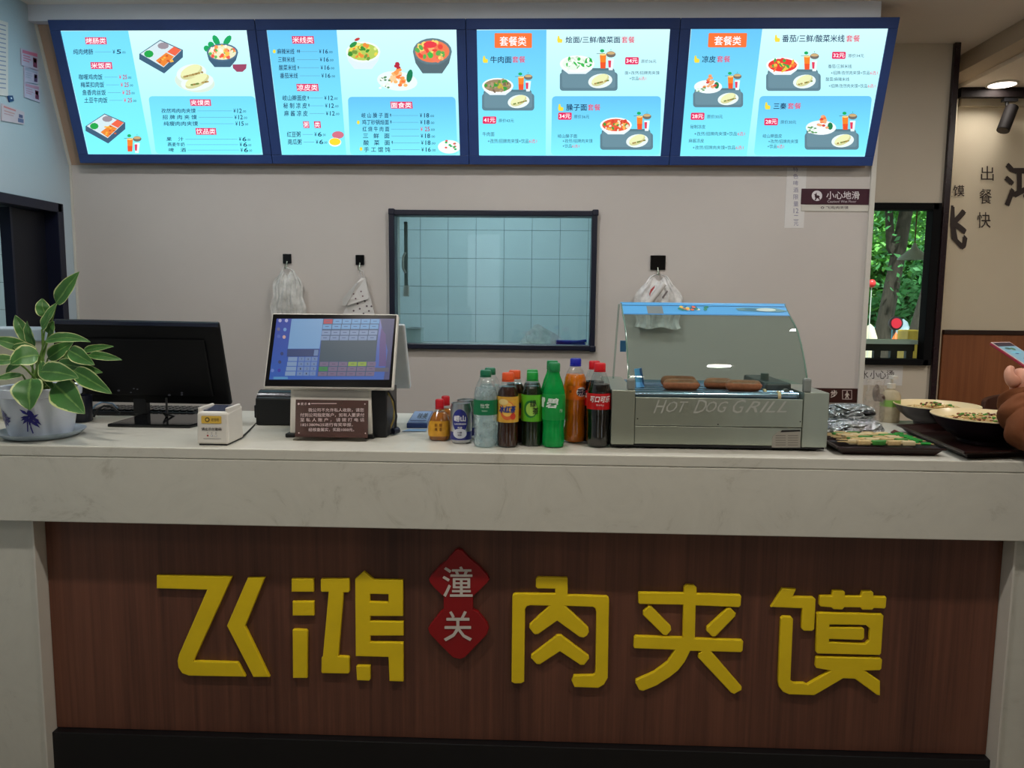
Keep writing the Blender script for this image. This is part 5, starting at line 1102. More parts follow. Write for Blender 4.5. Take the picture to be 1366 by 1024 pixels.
# green soda
pr_ = [(0, .003), (.020, .0), (.029, .003), (.0312, .014), (.0312, .030), (.0295, .048), (.0290, .058), (.0312, .076), (.0318, .10), (.0318, .140), (.030, .158), (.024, .180), (.0165, .200), (.0140, .212), (.0138, .218)]
soda = tinted('green_pet', (20, 176, 84), (90, 220, 130), .6)
b5 = bottle(738, 597.5, .232, pr_, (.214, .234, .0162, (20, 128, 70)), None, 'front tall bright green soda bottle with white characters', True, shell=soda, lab=(.078, .150, mat('soda_label', (20, 150, 66), .3, var=.1, scale=30)), texts=(('碧', -.023, .112, .013, .140, (232, 244, 236), .04, .2), ('雪', -.048, .112, -.026, .140, (232, 244, 236), .04, .2), ('汽水', .016, .100, .026, .110, (200, 230, 206), .01)))
part('liquid', G().lathe([(0, .004), (.027, .005), (.0298, .016), (.0296, .030), (.0278, .050), (.0295, .076), (.030, .1), (.030, .14), (.0285, .158), (.0225, .18), (.019, .192)], b5.location, 28), mat('soda_in', (18, 150, 66), .15, var=.3, scale=60), b5, smooth=True)
back(b5, -.004, .075, 'back tall bright green soda bottle, behind its twin')
# orange soda
pr_o = [(0, .003), (.020, .0), (.029, .003), (.0325, .016), (.0325, .032), (.0300, .050), (.0290, .062), (.0315, .080), (.0325, .10), (.0325, .170), (.0305, .185), (.024, .203), (.0165, .215), (.0140, .221), (.0138, .228)]
b6 = bottle(766.5, 591, .232, pr_o, (.223, .241, .0160, (24, 34, 170)), (liquid('orange_soda', (238, 122, 14), .15), .196), 'orange soda bottle with blue cap, between green and cola bottles', True, lab=(.125, .165, mat('orange_label', (236, 116, 22), .35, var=.15, scale=40)), discs=((.018, .148, .016, .014, (236, 232, 228)),), texts=(('芬达', .004, .138, .034, .158, (34, 28, 60), .05), ('橙', -.018, .146, -.011, .153, (70, 50, 40), .02)))
# cola
pr_c = [(0, .003), (.020, .0), (.030, .003), (.0335, .014), (.0330, .034), (.0325, .06), (.0340, .09), (.0345, .105), (.0345, .145), (.0325, .160), (.026, .185), (.0185, .204), (.0140, .214), (.0138, .220)]
b7 = bottle(799, 597.5, .234, pr_c, (.214, .234, .0160, (206, 22, 34)), (liquid('cola', (14, 8, 8), .06), .176), 'front dark cola bottle with red cap and red label', True, lab=(.108, .152, mat('cola_label', (190, 22, 28), .3, var=.06)), texts=(('可口可乐', -.029, .128, .029, .146, (238, 228, 226), .03, .25), ('零卡汽水', -.011, .118, .011, .123, (230, 210, 208), .01)))
back(b7, -.010, .07, 'back dark cola bottle with red cap, behind its twin')

# ================================================================== HOT DOG WARMER
hx0, hx1 = .203, .790; hy = .088; ZH = ZC
hw = thing('hot_dog_warmer', ((hx0+hx1)/2, .25, ZC), 'steel hot dog roller warmer with curved glass hood', 'food warmer')
def hp(cx_, cy_, Y): return atY(800+cx_/3.531, 330+cy_/3.531, Y)
zL = hp(100, 672, hy).z; zR = zL; yb_ = .46
xa = hp(165, 800, hy).x; xb = hp(958, 800, hy).x; x0 = hp(55, 800, hy).x; x1 = hp(1078, 800, hy).x
g = G().box(x0, hy, ZH+.012, xa, yb_, zL); part('side_housing', g, STEEL, hw, bev=.002)
g = G().box(xb, hy, ZH+.012, x1, yb_, zL); part('side_housing', g, STEEL, hw, bev=.002)
zm = hp(500, 843, hy).z; zt = hp(500, 710, hy).z; zb2 = hp(500, 945, hy).z
part('upper_panel', G().box(xa+.001, hy+.002, zm+.001, xb-.001, hy+.012, zt), STEEL, hw, bev=.0015)
part('drip_drawer', G().box(xa+.001, hy+.004, ZH+.014, xb-.001, hy+.02, zm-.001), STEEL, hw, bev=.0015)
part('rear_panel', G().box(xa, yb_-.012, ZH+.012, xb, yb_, zt+.01), STEELD, hw)
part('inner_tray', G().box(xa, hy+.02, ZH+.05, xb, yb_-.012, ZH+.06), STEELD, hw)
g = G()
for x in (x0+.03, x1-.03):
    for y in (hy+.03, yb_-.03): g.lathe([(.012, 0), (.014, .002), (.014, .013), (0, .013)], (x, y, ZH), 16)
part('foot', g, BLACK, hw); part('base_plate', G().box(x0+.005, hy+.006, ZH+.006, x1-.005, yb_-.005, ZH+.013), BLACK, hw)
Pn = Print(Plane((0, hy+.0016, 1.1), (1, 0, 0), (0, 0, 1)), q=None, d=.0003)
hq = lambda x, y: (800+x/3.531, 330+y/3.531)
x_, y_ = hq(255, 722); xx, yy = hq(878, 778)
ET = mat('etched', (196, 198, 190), .5, metal=.6); Pn.auto = True
for wd_, xa_, xb_, xc_ in (('HOT', 252, 318, 418), ('DOG', 440, 505, 606), ('GRILL', 626, 690, 882)):
    Pn.text(wd_[0], *hq(xa_, 716), *hq(xb_, 780), ET, 1, 0, shear=.5); Pn.text(wd_[1:], *hq(xb_-5, 724), *hq(xc_, 776), ET, 1, 0, shear=.5)
Pn.build('etched_letter', hw); Pn = Print(Plane((0, hy+.0016, 1.1), (1, 0, 0), (0, 0, 1)), q=None, d=.0003)
for x, y in ((178, 806), (557, 833), (945, 820)): Pn.ell(*hq(x, y), 1.2, .9, (60, 60, 56), 1, 8)
Pn.auto = True; Pn.build('panel_screw', hw)
a = hp(812, 865, hy+.0035); b = hp(945, 942, hy+.0035)
Pn = Print(Plane((0, hy+.0035, 1.1), (1, 0, 0), (0, 0, 1)), d=.0003)
Pn.poly([hq(842, 864), hq(945, 862), hq(945, 942), hq(810, 942), hq(812, 892)], (150, 146, 136), 1); Pn.poly([hq(858, 860), hq(945, 858), hq(945, 866), hq(850, 870)], (30, 28, 26), 2)
for k in range(5):
    for j in range(2): Pn.rect(*hq(828+j*58, 884+k*11), *hq(876+j*58, 887+k*11), (104, 98, 92), 2)
Pn.build('rating_plate', hw)
# rollers
nR = 7
for k in range(nR):
    y = hy+.045+k*.048; z = zt+.002
    part('roller', G().tube([(xa+.002, y, z), (xb-.002, y, z)], .0125, 16), mat('roller_chrome', (150, 176, 196), .18, metal=.9) if k == 0 else bpy.data.materials['roller_chrome'], hw, smooth=True)
part('drive_cover', G().box(xb-.075, hy+.10, zt-.004, xb-.002, yb_-.03, zt+.034), STEELD, hw, bev=.006)
part('drive_knob', G().tube([(xb-.05, hy+.2, zt+.034), (xb-.05, hy+.2, zt+.052)], .012, 12).tube([(xb-.02, hy+.10, zt+.01), (xb-.02, hy+.085, zt+.01)], .009, 10), mat('knob_grey', (120, 124, 122), .3), hw, smooth=True)
part('roller_bush', G().tube([(xb-.085, hy+.09, zt+.002), (xb-.078, hy+.09, zt+.002)], .016, 10).tube([(xb-.060, hy+.045, zt+.002), (xb-.052, hy+.045, zt+.002)], .016, 10), mat('ivory_bush', (206, 186, 140), .5), hw, smooth=True)
# hood clips
for cx_, w_ in ((147, .011), (977, .011)):
    p_ = hp(cx_, 640, hy+.012); g = G(); g.box(p_.x-w_, hy+.004, zL-.002, p_.x+w_, hy+.022, hp(cx_, 615, hy+.012).z); part('hood_clip', g, mat('clip_grey', (128, 134, 130), .4), hw, bev=.006)
# curved glass
prof = []
for cx_, cy_ in ((978, 640), (977, 612), (968, 550), (959, 500), (948, 450), (935, 400), (917, 360), (897, 325)):
    p_ = hp(cx_, cy_, hy); q_ = atX(800+cx_/3.531, 330+cy_/3.531, hp(978, 640, hy+.012).x); prof.append((q_.y, q_.z))
q_ = atX(800+870/3.531, 330+269/3.531, hp(978, 640, hy+.012).x); top = (q_.y, q_.z)
gx0 = hp(134, 640, hy+.012).x; gx1 = hp(977, 640, hy+.012).x
def sheet(pf, xa_, xb_, th=.004):
    g = G(); n = len(pf); vs = []
    for y, z in pf: vs += [(xa_, y, z), (xb_, y, z), (xb_, y+th*.6, z-th*.7), (xa_, y+th*.6, z-th*.7)]
    for i in range(n-1):
        a_, b_ = i*4, i*4+4
        for k in range(4): g_ = (a_+k, a_+(k+1) % 4, b_+(k+1) % 4, b_+k); g.f.append(g_); g.m.append(0)
    g.f += [(0, 3, 2, 1), (4*n-4, 4*n-3, 4*n-2, 4*n-1)]; g.m += [0, 0]; g.v = [Vector(v) for v in vs]; return g
part('glass_hood', sheet(prof+[top], gx0, gx1), GLASSG, hw, smooth=True)
for gx in (gx0, gx1): part('glass_edge', G().tube([(gx, y_, z_) for y_, z_ in prof+[top]], .0024, 8), mat('green_glass_edge', (104, 132, 118), .2) if 'green_glass_edge' not in bpy.data.materials else bpy.data.materials['green_glass_edge'], hw, smooth=True)
# blue printed canopy strip on the top of the glass
(ya_, za_), (yc_, zc_) = prof[-1], top
CP = Plane((gx0, ya_-.001, za_+.001), (1, 0, 0), (0, yc_-ya_, zc_-za_)); LL = sqrt((yc_-ya_)**2+(zc_-za_)**2); WW = gx1-gx0
P = Print(CP, q=lambda a_, b_: (a_*WW, (1-b_)*LL), d=.0006); BLU = (84, 166, 226)
P.rect(0, 0, 1, 1, BLU, 1); P.rect(0, .22, 1, .26, (30, 70, 120), 2); P.rect(0, .93, 1, 1, (60, 130, 196), 2); P.rect(.15, .30, .245, .93, (120, 130, 132), 2)
r = random.Random(4)
for k in range(26): P.ell(r.uniform(.34, .55), r.uniform(.35, .60), .012, .09, r.choice([(222, 110, 80), (230, 190, 90), (60, 140, 120), (60, 110, 160), (200, 220, 226)]), 3+k*.05, 8)
P.poly([(.69, .42), (.74, .38), (.93, .38), (1.0, .62), (.95, .72), (.70, .62)], (96, 146, 156), 3); P.ell(.87, .55, .06, .14, (190, 212, 206), 4, 16); P.ell(.78, .5, .04, .08, (60, 120, 150), 4, 12); P.build('canopy_print', hw)
part('canopy_edge', G().tube([(gx0-.003, yc_, zc_), (gx1+.003, yc_, zc_)], .003, 8), mat('canopy_blue', BLU, .3), hw, smooth=True)
# left rear post with blue tag, pick-up tongs
pl_ = atY(829, 500, .44); g = G(); g.tube([(gx0-.012, .40, zL), (gx0-.012, .36, zL+.08), (gx0-.010, .30, zc_-.004)], .003, 8); part('support_rod', g, GLASSG, hw, smooth=True)
a = atY(827.5, 454, .38); b = atY(835, 469, .38); part('blue_tag', G().box(a.x, .378, b.z, b.x, .384, a.z), mat('tag_blue', (70, 130, 180), .3), hw)
a, b = atY(852, 517, .22), atY(847, 491, .26); c_, d_ = atY(859, 515, .22), atY(855, 490, .26)
tg = thing('paper_sleeve', (a.x, .22, zt), 'folded light blue paper sleeve standing at the left inside the warmer', 'paper')
q_ = [atY(849, 517, .22), atY(860, 516, .22), atY(856, 490.5, .25), atY(846, 492, .25)]; g = G(); g.add(q_+[p_+Vector((0, .004, 0)) for p_ in q_], [(0, 1, 2, 3), (7, 6, 5, 4), (0, 4, 5, 1), (1, 5, 6, 2), (2, 6, 7, 3), (3, 7, 4, 0)]); part('sleeve_sheet', g, mat('sleeve_blue', (96, 172, 232), .4), tg, bev=.001)
q_ = [atY(856.5, 510, .215), atY(860, 516, .215), atY(856, 490.5, .245), atY(853, 492, .245)]; g = G(); g.add(q_+[p_+Vector((0, .002, 0)) for p_ in q_], [(0, 1, 2, 3), (7, 6, 5, 4), (0, 4, 5, 1), (1, 5, 6, 2), (2, 6, 7, 3), (3, 7, 4, 0)]); part('sleeve_fold', g, mat('sleeve_fold', (40, 84, 140), .4), tg)
# sausages
SAU = mat('sausage', (188, 114, 82), .35, var=.22, scale=50, bump=.15)
SG = 'sausages on the warmer rollers'
def sausage(cx0_, cx1_, k, label, rr=.0165, gap=.5):
    y = hy+.045+(k+gap)*.048; a_ = hp(cx0_, 675, y).x; b_ = hp(cx1_, 675, y).x; z = zt+.002+.0125+.006+.008
    n = 14; pts = []; rs = []
    for i in range(n+1):
        t_ = i/n; e_ = min(t_, 1-t_)*(b_-a_); rs.append(rr*sqrt(max(0.02, 1-(max(0, 1-e_/rr))**2))); pts.append((a_+(b_-a_)*t_, y+.001*sin(t_*6), z))
    pts2 = []; rs2 = []
    for t_ in (0, .012, .03, .06, .1, .2, .35, .5, .65, .8, .9, .94, .97, .988, 1): e_ = min(t_, 1-t_)*(b_-a_); rs2.append(rr*sqrt(max(.02, 1-(max(0, 1-e_/rr))**2))); pts2.append((a_+(b_-a_)*t_, y+.0015*sin(t_*5), z))
    root = thing('sausage', ((a_+b_)/2, y, z-rr), label, 'sausage', SG); part('sausage_body', G().tube(pts2, rs2, 16), SAU, root, smooth=True)
    part('sausage_tip', G().blob((b_+.0005, y, z), .003, .004, .004), mat('sausage_end', (150, 82, 60), .5) if 'sausage_end' not in bpy.data.materials else bpy.data.materials['sausage_end'], root, smooth=True)
sausage(297, 467, 0, 'front left sausage on the rollers, nearest the glass')
sausage(592, 760, 0, 'front right browned sausage on the rollers')
sausage(286, 452, 2, 'rear left sausage, behind the front left one')
sausage(490, 625, 1, 'middle sausage half hidden behind the front right one')
a = hp(500, 652, hy+.17).x; b = hp(645, 652, hy+.17).x
r = thing('paper_liner', ((a+b)/2, hy+.18, zt+.03), 'pale cream paper strip lying across the rollers behind the sausages', 'paper'); part('liner', G().box(a, hy+.172, zt+.016, b, hy+.192, zt+.028), mat('cream_paper', (220, 206, 170), .6), r, bev=.005)

# ================================================================== RIGHT END: foil bundles, trays, bowls
TRAYM = mat('brown_tray', (34, 16, 14), .3, var=.1)
def tray(corners, h, label, th=.004, lip=.012):
    c = sum(corners, Vector())/4; root = thing('serving_tray', (c.x, c.y, ZC), label, 'tray')
    g = G(); n = 4; inn = [c+(p-c)*.86 for p in corners]; 
    bot = [Vector((p.x, p.y, ZC)) for p in inn]; topo = [Vector((p.x, p.y, ZC+h)) for p in corners]; topi = [Vector(((c+(p-c)*.96).x, (c+(p-c)*.96).y, ZC+h)) for p in corners]; boti = [Vector(((c+(p-c)*.84).x, (c+(p-c)*.84).y, ZC+th)) for p in corners]
    g.add(bot+topo+topi+boti, [(3, 2, 1, 0)]+[(i, (i+1) % 4, (i+1) % 4+4, i+4) for i in range(4)]+[(i+4, (i+1) % 4+4, (i+1) % 4+8, i+8) for i in range(4)]+[(i+8, (i+1) % 4+8, (i+1) % 4+12, i+12) for i in range(4)]+[(12, 13, 14, 15)])
    part('tray_body', g, TRAYM, root, bev=.003)
    g = G(); g.tube(topo+[topo[0]], .0035, 8); part('tray_rim', g, TRAYM, root, smooth=True); return root
f0 = atZ(1103, 604, ZC+.018); f1 = atZ(1256, 607, ZC+.018)
T1 = [Vector((f0.x-.01, .02, 0)), Vector((f1.x, .02+.015, 0)), Vector((f1.x-.01+.0, .24, 0)), Vector((f0.x-.0, .24, 0))]
T1 = [Vector((.805, .045, 0)), Vector((1.085, .045, 0)), Vector((1.065, .25, 0)), Vector((.815, .25, 0))]
t1 = tray(T1, .020, 'dark brown tray of wrapped skewers at the front right of the counter')
# skewers packed on tray
SK = 'wrapped skewers on the front tray'
BAM = mat('bamboo', (196, 172, 120), .5, var=.12, scale=40); VEG = mat('veg_green', (60, 130, 50), .5, var=.3, scale=60); BEI = mat('tofu_beige', (196, 170, 120), .5, var=.25, scale=60)
for k in range(9):
    y = .075+k*.019; xs = .845+random.uniform(-.01, .01); z = ZC+.022+random.uniform(0, .003)
    r = thing('food_skewer', (xs, y, z), ('beige skewer', 'skewer')[0]+' on the front tray, '+('nearest row', 'second row', 'third row', 'fourth row', 'fifth row', 'sixth row', 'seventh row', 'eighth row', 'farthest row')[k]+' from the counter edge', 'skewer', SK)
    e_ = Vector((xs+.225+random.uniform(-.02, .0), y+random.uniform(-.01, .01), z+.001)); part('stick', G().tube([(xs-.02, y, z+.006), e_+Vector((0, 0, .004))], .0018, 6), BAM, r)
    for q_ in range(4):
        xq = xs+.01+q_*.04; part('food_piece', G().box(xq, y-.008, z-.001, xq+.034, y+.008, z+.012), [BEI, VEG, BEI, mat('skin_tofu', (206, 190, 150), .5) if 'skin_tofu' not in bpy.data.materials else bpy.data.materials['skin_tofu']][(q_+k*3) % 4], r, bev=.003)
    part('green_end', G().tube([e_+Vector((-.035, 0, .005)), e_+Vector((-.01, 0, .005))], .0045, 6), mat('green_tip', (40, 150, 60), .4) if 'green_tip' not in bpy.data.materials else bpy.data.materials['green_tip'], r)
# foil bundles
FOIL = mat('foil', (178, 184, 188), .16, metal=1.0, var=.25, scale=70, bump=.9)
def bundle(x0p, y0p, x1p, y1p, Y, label, seed):
    a_ = atY(x0p, y1p, Y); b_ = atY(x1p, y0p, Y); c = (a_+b_)/2; rx, rz = (b_.x-a_.x)/2, (b_.z-a_.z)/2; g = G(); r_ = random.Random(seed); n, m_ = 30, 16
    vs = []
    for j in range(m_+1):
        ph = -pi/2+pi*j/m_
        for i in range(n):
            t_ = 2*pi*i/n; k_ = 1+r_.uniform(-.10, .10); q1_ = abs(cos(ph))**.5; vs.append((c.x+rx*k_*q1_*cos(t_), c.y+.05*k_*q1_*sin(t_), max(ZC+.001, c.z+rz*sin(ph)*(1+r_.uniform(-.05, .1)))))
    g.add(vs, [(j*n+i, j*n+(i+1) % n, (j+1)*n+(i+1) % n, (j+1)*n+i) for j in range(m_) for i in range(n)])
    return tag(part('foil_bundle', g, FOIL, loc=(c.x, c.y, a_.z)), label, 'foil packet', 'foil bundles beside the warmer')
bundle(1098, 560, 1177, 584, .315, 'lower front crumpled silver foil packet right of the warmer', 1)
bundle(1098, 540, 1168, 564, .40, 'upper rear crumpled silver foil packet under the black spoon', 2)
bundle(1090, 566, 1128, 590, .30, 'small foil packet tucked against the side of the warmer', 3)
sp_ = thing('spoon', atY(1140, 550, .38), 'black plastic spoon lying on the foil packets', 'spoon')
part('spoon_handle', G().tube([atY(1114, 541, .36), atY(1128, 546, .36), atY(1145, 551, .36), atY(1152, 551.5, .36)], .0035, 8, flat=.6), BLACKG, sp_, smooth=True)
c = atY(1159, 551, .36); part('spoon_bowl', G().blob((c.x, c.y, c.z), .022, .018, .010, 16, 8), BLACKG, sp_, smooth=True)
# second tray, bowls
T2 = [Vector((1.115, .175, 0)), Vector((1.42, .05, 0)), Vector((1.54, .42, 0)), Vector((1.225, .56, 0))]
T2 = [Vector((1.17, .10, 0)), Vector((1.50, .10, 0)), Vector((1.50, .56, 0)), Vector((1.16, .56, 0))]
pA = [atZ(1200, 574, ZC+.022), atZ(1290, 608, ZC+.022), atZ(1420, 600, ZC+.022), atZ(1330, 560, ZC+.022)]
T2 = [Vector((p_.x, p_.y, 0)) for p_ in (atZ(1287, 605, ZC+.02), atZ(1440, 600, ZC+.02), atZ(1335, 562, ZC+.02), atZ(1198, 568, ZC+.02))]
t2 = tray(T2, .022, 'dark tray under the two noodle bowls at the right end of the counter')
CER = mat('bowl_cream', (226, 208, 164), .3, var=.03); BDK = mat('bowl_dark', (34, 22, 30), .3, var=.2, scale=12)
def nbowl(cx_, rimy, Y, rad, hh, label, seed, toppings):
    c = atY(cx_, rimy, Y); base = ZC+.006; h = c.z-base; root = thing('noodle_bowl', (c.x, Y, base), label, 'bowl', 'noodle bowls on the right tray'); C0 = (c.x, Y, base)
    part('bowl_outer', G().lathe([(0, 0), (rad*.50, 0), (rad*.52, .010), (rad*.68, h*.30), (rad*.86, h*.62), (rad*.97, h*.95), (rad, h), (rad*.985, h)], C0, 48, cap=False), BDK, root, smooth=True)
    part('bowl_inner', G().lathe([(rad*1.0, h), (rad*1.0, h+.003), (rad*.975, h+.003), (rad*.88, h*.80), (rad*.6, h*.5), (0, h*.4)], C0, 48, cap=False), CER, root, smooth=True)
    part('soup', G().lathe([(0, h*.80), (rad*.80, h*.79), (rad*.86, h*.775)], C0, 32, cap=False), mat('broth', (196, 160, 100), .15, var=.2, scale=30) if 'broth' not in bpy.data.materials else bpy.data.materials['broth'], root)
    r_ = random.Random(seed); g = G(); g2 = G(); g3 = G()
    for k in range(toppings):
        a_, q_ = r_.uniform(0, 6.28), sqrt(r_.random())*rad*(.6 if toppings > 80 else .36); x, y = c.x+q_*cos(a_), Y+q_*sin(a_); z = base+h*.80+.016*(1-q_/rad)+r_.uniform(0, .006)
        (g, g2, g3)[k % 3].blob((x, y, z), r_.uniform(.003, .008), r_.uniform(.003, .007), r_.uniform(.002, .004), 6, 4)
    for k in range(24):
        a_ = r_.uniform(0, 6.28); q_ = r_.uniform(.2, .75)*rad; g3.tube([(c.x+q_*cos(a_+t_), Y+q_*sin(a_+t_), base+h*.80+.004+.003*sin(t_*5+k)) for t_ in (0, .25, .5, .75)], .0016, 5)
    part('minced_meat', g, mat('mince', (120, 62, 34), .5, var=.3, scale=60) if 'mince' not in bpy.data.materials else bpy.data.materials['mince'], root, kind='stuff')
    part('green_topping', g2, mat('scallion', (70, 134, 44), .5, var=.3, scale=60) if 'scallion' not in bpy.data.materials else bpy.data.materials['scallion'], root, kind='stuff')
    part('noodles', g3, mat('noodle', (216, 190, 130), .4, var=.1) if 'noodle' not in bpy.data.materials else bpy.data.materials['noodle'], root, kind='stuff')
nbowl(1249.5, 540, .56, .130, 1.2, 'rear cream and dark noodle bowl, partly covered by the front bowl', 3, 40)
nbowl(1318, 555, .255, .150, 1.2, 'front noodle bowl topped with green scallion, beside the brown sleeve', 5, 110)
# sanitizer bottle and clear bag
c = atZ(1186, 560, ZC); c = Vector((1.13, .58, ZC)); cx_ = atY(1186, 560, .645).x
c = Vector((cx_, .645, ZC)); H_ = atY(1186, 517, .645).z-ZC
sb = thing('pump_bottle', c, 'clear pump bottle with green label behind the foil packets', 'bottle')
part('bottle_body', G().lathe([(0, 0), (.030, 0), (.032, .004), (.032, .09), (.026, .105), (.012, .112), (.012, .118)], c, 28), tinted('cloudy_plastic', (214, 204, 176), (236, 228, 210), .6), sb, smooth=True)
part('label', G().lathe([(.0326, .055), (.0326, .078)], c, 28, cap=False), mat('lime_label', (130, 176, 84), .4), sb, smooth=True)
part('pump', G().lathe([(.013, .116), (.014, .132), (.006, .134), (.005, .150)], c, 20).box(c.x-.008, c.y-.03, c.z+.150, c.x+.008, c.y+.008, c.z+.160), WHITEP, sb, smooth=True)
a = atY(1166, 519, .64)
cb = thing('film_bag', (a.x, .62, ZC), 'clear film bag with dark contents between the low sign and the pump bottle', 'bag')
g = G(); g.lathe([(.030, 0), (.038, .02), (.036, .08), (.026, .12), (.03, .145)], (a.x+.005, .64, ZC), 18, sy=.7, cap=False); part('bag_film', g, plasticfilm('clear_film', (200, 190, 180), .3), cb, smooth=True)
part('bag_contents', G().blob((a.x+.008, .64, ZC+.10), .012, .012, .03).blob((a.x+.02, .63, ZC+.085), .014, .012, .014), mat('dark_contents', (62, 40, 34), .5), cb, smooth=True)
mr = Vector(atZ(1195, 578, ZC+.001)); r = thing('menu_card', mr, 'maroon and white card lying between the two trays', 'card')
q4 = [atZ(1188, 577, ZC+.001), atZ(1198, 581, ZC+.001), atZ(1207, 580, ZC+.001), atZ(1193, 574, ZC+.001)]
part('card_body', G().add(q4+[p_+Vector((0, 0, .003)) for p_ in q4], [(3, 2, 1, 0), (4, 5, 6, 7), (0, 1, 5, 4), (1, 2, 6, 5), (2, 3, 7, 6), (3, 0, 4, 7)]), mat('maroon_card', (90, 24, 36), .4), r)

# ================================================================== DINING AREA: downlight, track, chair
dl = atZ(1337, 112, 2.498)
r = thing('ceiling_downlight', (dl.x, dl.y, 2.49), 'lit round recessed downlight in the right hand ceiling', 'light'); part('light_ring', G().lathe([(.062, 0), (.072, .0), (.072, .008), (.062, .008), (.062, 0)], (dl.x, dl.y, 2.492), 32, cap=False), TRIMW, r, smooth=True)
part('diffuser', G().lathe([(0, 0), (.061, 0), (.061, .003), (0, .003)], (dl.x, dl.y, 2.4925), 32), emat('lamp_face', (255, 240, 225), 6.0), r)
fl.location = (dl.x, dl.y, 2.488)
for i, (x, y) in enumerate(CUSTOMER_LAMPS+BACK_LAMPS+STAFF_LAMPS):
    r = thing('ceiling_downlight', (x, y, 2.59), 'round recessed downlight in the ceiling, '+('left one over the counter edge', 'right one over the counter edge', 'left one far before the counter', 'middle one far before the counter', 'right one far before the counter', 'left one over the staff side', 'middle one over the staff side', 'right one over the staff side')[i], 'light'); part('light_ring', G().lathe([(.062, 0), (.075, .0), (.075, .009), (.062, .009), (.062, 0)], (x, y, 2.59), 32, cap=False), TRIMW, r, smooth=True)
    part('diffuser', G().lathe([(0, 0), (.061, 0), (.061, .003), (0, .003)], (x, y, 2.594), 32), bpy.data.materials['lamp_face'], r)
ya = 2.10; za = atY(1320, 127, ya).z
tr = thing('track_spotlight', (atY(1345, 130, ya).x, ya, za), 'black cylindrical spotlight hanging from a black ceiling track', 'light')
part('track', G().box(2.115, ya-.018, za-.012, 4.0, ya+.018, 2.5), mat('track_brown', (18, 11, 11), .7, spec=.2), tr)
sp0 = atY(1347, 131, ya); part('swivel', G().box(sp0.x-.035, ya-.014, sp0.z-.018, sp0.x+.035, ya+.014, sp0.z-.002).tube([(sp0.x-.012, ya, sp0.z-.01), (sp0.x-.012, ya, atY(1347, 141, ya).z)], .008, 10), BLACK, tr, smooth=True)
p0_, p1_ = atY(1350, 143, ya), atY(1338, 174, ya-.03); part('spot_housing', G().tube([p0_, p1_], .030, 24), mat('spot_black', (14, 10, 11), .7, spec=.25), tr, smooth=True)
part('spot_lens', G().tube([p1_, p1_+(p1_-p0_).normalized()*.002], .026, 20), mat('lens', (70, 64, 60), .2), tr)
# chair
CHB = mat('chair_brown', (72, 42, 32), .45, var=.1)
cc = atY(1345, 524, 1.75); CX = cc.x+.02
ch = thing('dining_chair', (CX, 1.55, 0), 'dark brown chair with curved back standing by the wood panelling', 'chair')
g = G(); n = 14; vs = []
for i in range(n+1):
    a_ = radians(-62+124*i/n); x = CX+.24*sin(a_); y = 1.52+.24*cos(a_)
    for z in (.70, cc.z-.012*abs(i-n/2)/(n/2)*2): vs += [(x, y, z), (x*.0+CX+(x-CX)*.92, 1.52+(y-1.52)*.92, z)]
g.add(vs, [])
for i in range(n):
    a_ = i*4; b_ = a_+4
    g.f += [(a_, b_, b_+2, a_+2), (a_+1, a_+3, b_+3, b_+1), (a_+2, b_+2, b_+3, a_+3), (a_, a_+1, b_+1, b_)]; g.m += [0]*4
g.f += [(0, 2, 3, 1), (n*4, n*4+1, n*4+3, n*4+2)]; g.m += [0, 0]
part('backrest', g, CHB, ch, smooth=True, bev=.006)
part('seat', G().box(CX-.23, 1.30, .43, CX+.23, 1.74, .48), CHB, ch, bev=.02)
for sx_ in (-1, 1):
    for y_, zt_ in ((1.33, .44), (1.70, .75)): part('leg', G().tube([(CX+sx_*.20, y_, 0), (CX+sx_*.19, y_, zt_)], [.014, .02], 10), CHB, ch, smooth=True)
tbx = CX+.75
tbt = thing('dining_table', (3.15, 1.2, 0), 'brown dining table in the side room, right of the chair', 'table'); part('tabletop', G().box(2.75, .85, .72, 3.55, 1.55, .75), WOODF, tbt, bev=.004)
for x in (2.82, 3.48):
    for y in (.92, 1.48): part('leg', G().box(x-.02, y-.02, 0, x+.02, y+.02, .72), BLACK, tbt)

# ================================================================== OUTDOORS beyond the garden window
LEAFS = [mat('foliage_%d' % i, c_, .5, var=.25, scale=3) for i, c_ in enumerate(((92, 160, 58), (66, 130, 52), (120, 184, 84), (84, 150, 84)))]
BARK = mat('bark', (66, 58, 48), .9, var=.35, scale=20, bump=.8, stretch=(3, 3, .6))
struct('ground_garden', G().box(1.0, 3.72, -.12, 16, 18, -.02), mat('garden_ground', (120, 128, 110), .9, var=.2, scale=2))
def foliage(name, c, rx, ry, rz, n, m_, root, seed, sz=.09):
    r_ = random.Random(seed); g = G()
    cl_ = [(r_.gauss(0, .5), r_.gauss(0, .5), r_.gauss(0, .5)) for _ in range(26)]
    for k in range(n):
        q_ = r_.choice(cl_); x = c[0]+rx*(q_[0]+r_.gauss(0, .22)); y = c[1]+ry*(q_[1]+r_.gauss(0, .22)); z = max(.05, c[2]+rz*(q_[2]+r_.gauss(0, .22)))
        a = Vector((r_.gauss(0, 1), r_.gauss(0, 1), r_.gauss(0, .6))).normalized()*sz*r_.uniform(.6, 1.3); b = a.cross(Vector((r_.gauss(0, 1), r_.gauss(0, 1), r_.gauss(0, 1)))).normalized()*sz*.42; p_ = Vector((x, y, z))
        g.add([p_-a, p_+b-a*.2, p_+a, p_-b-a*.2], [(0, 1, 2, 3)])
    return part(name, g, m_, root, kind='stuff')
def wx(px_, Y): return atY(px_, 400, Y).x
TG = 'trees outside the garden window'
def trunkpts(pts, Y): return [atY(x, y, Y) for x, y in pts]
t_a = thing('garden_tree', (wx(1180, 6), 6, 0), 'tree with leaning slender trunk at the middle of the garden window', 'tree')
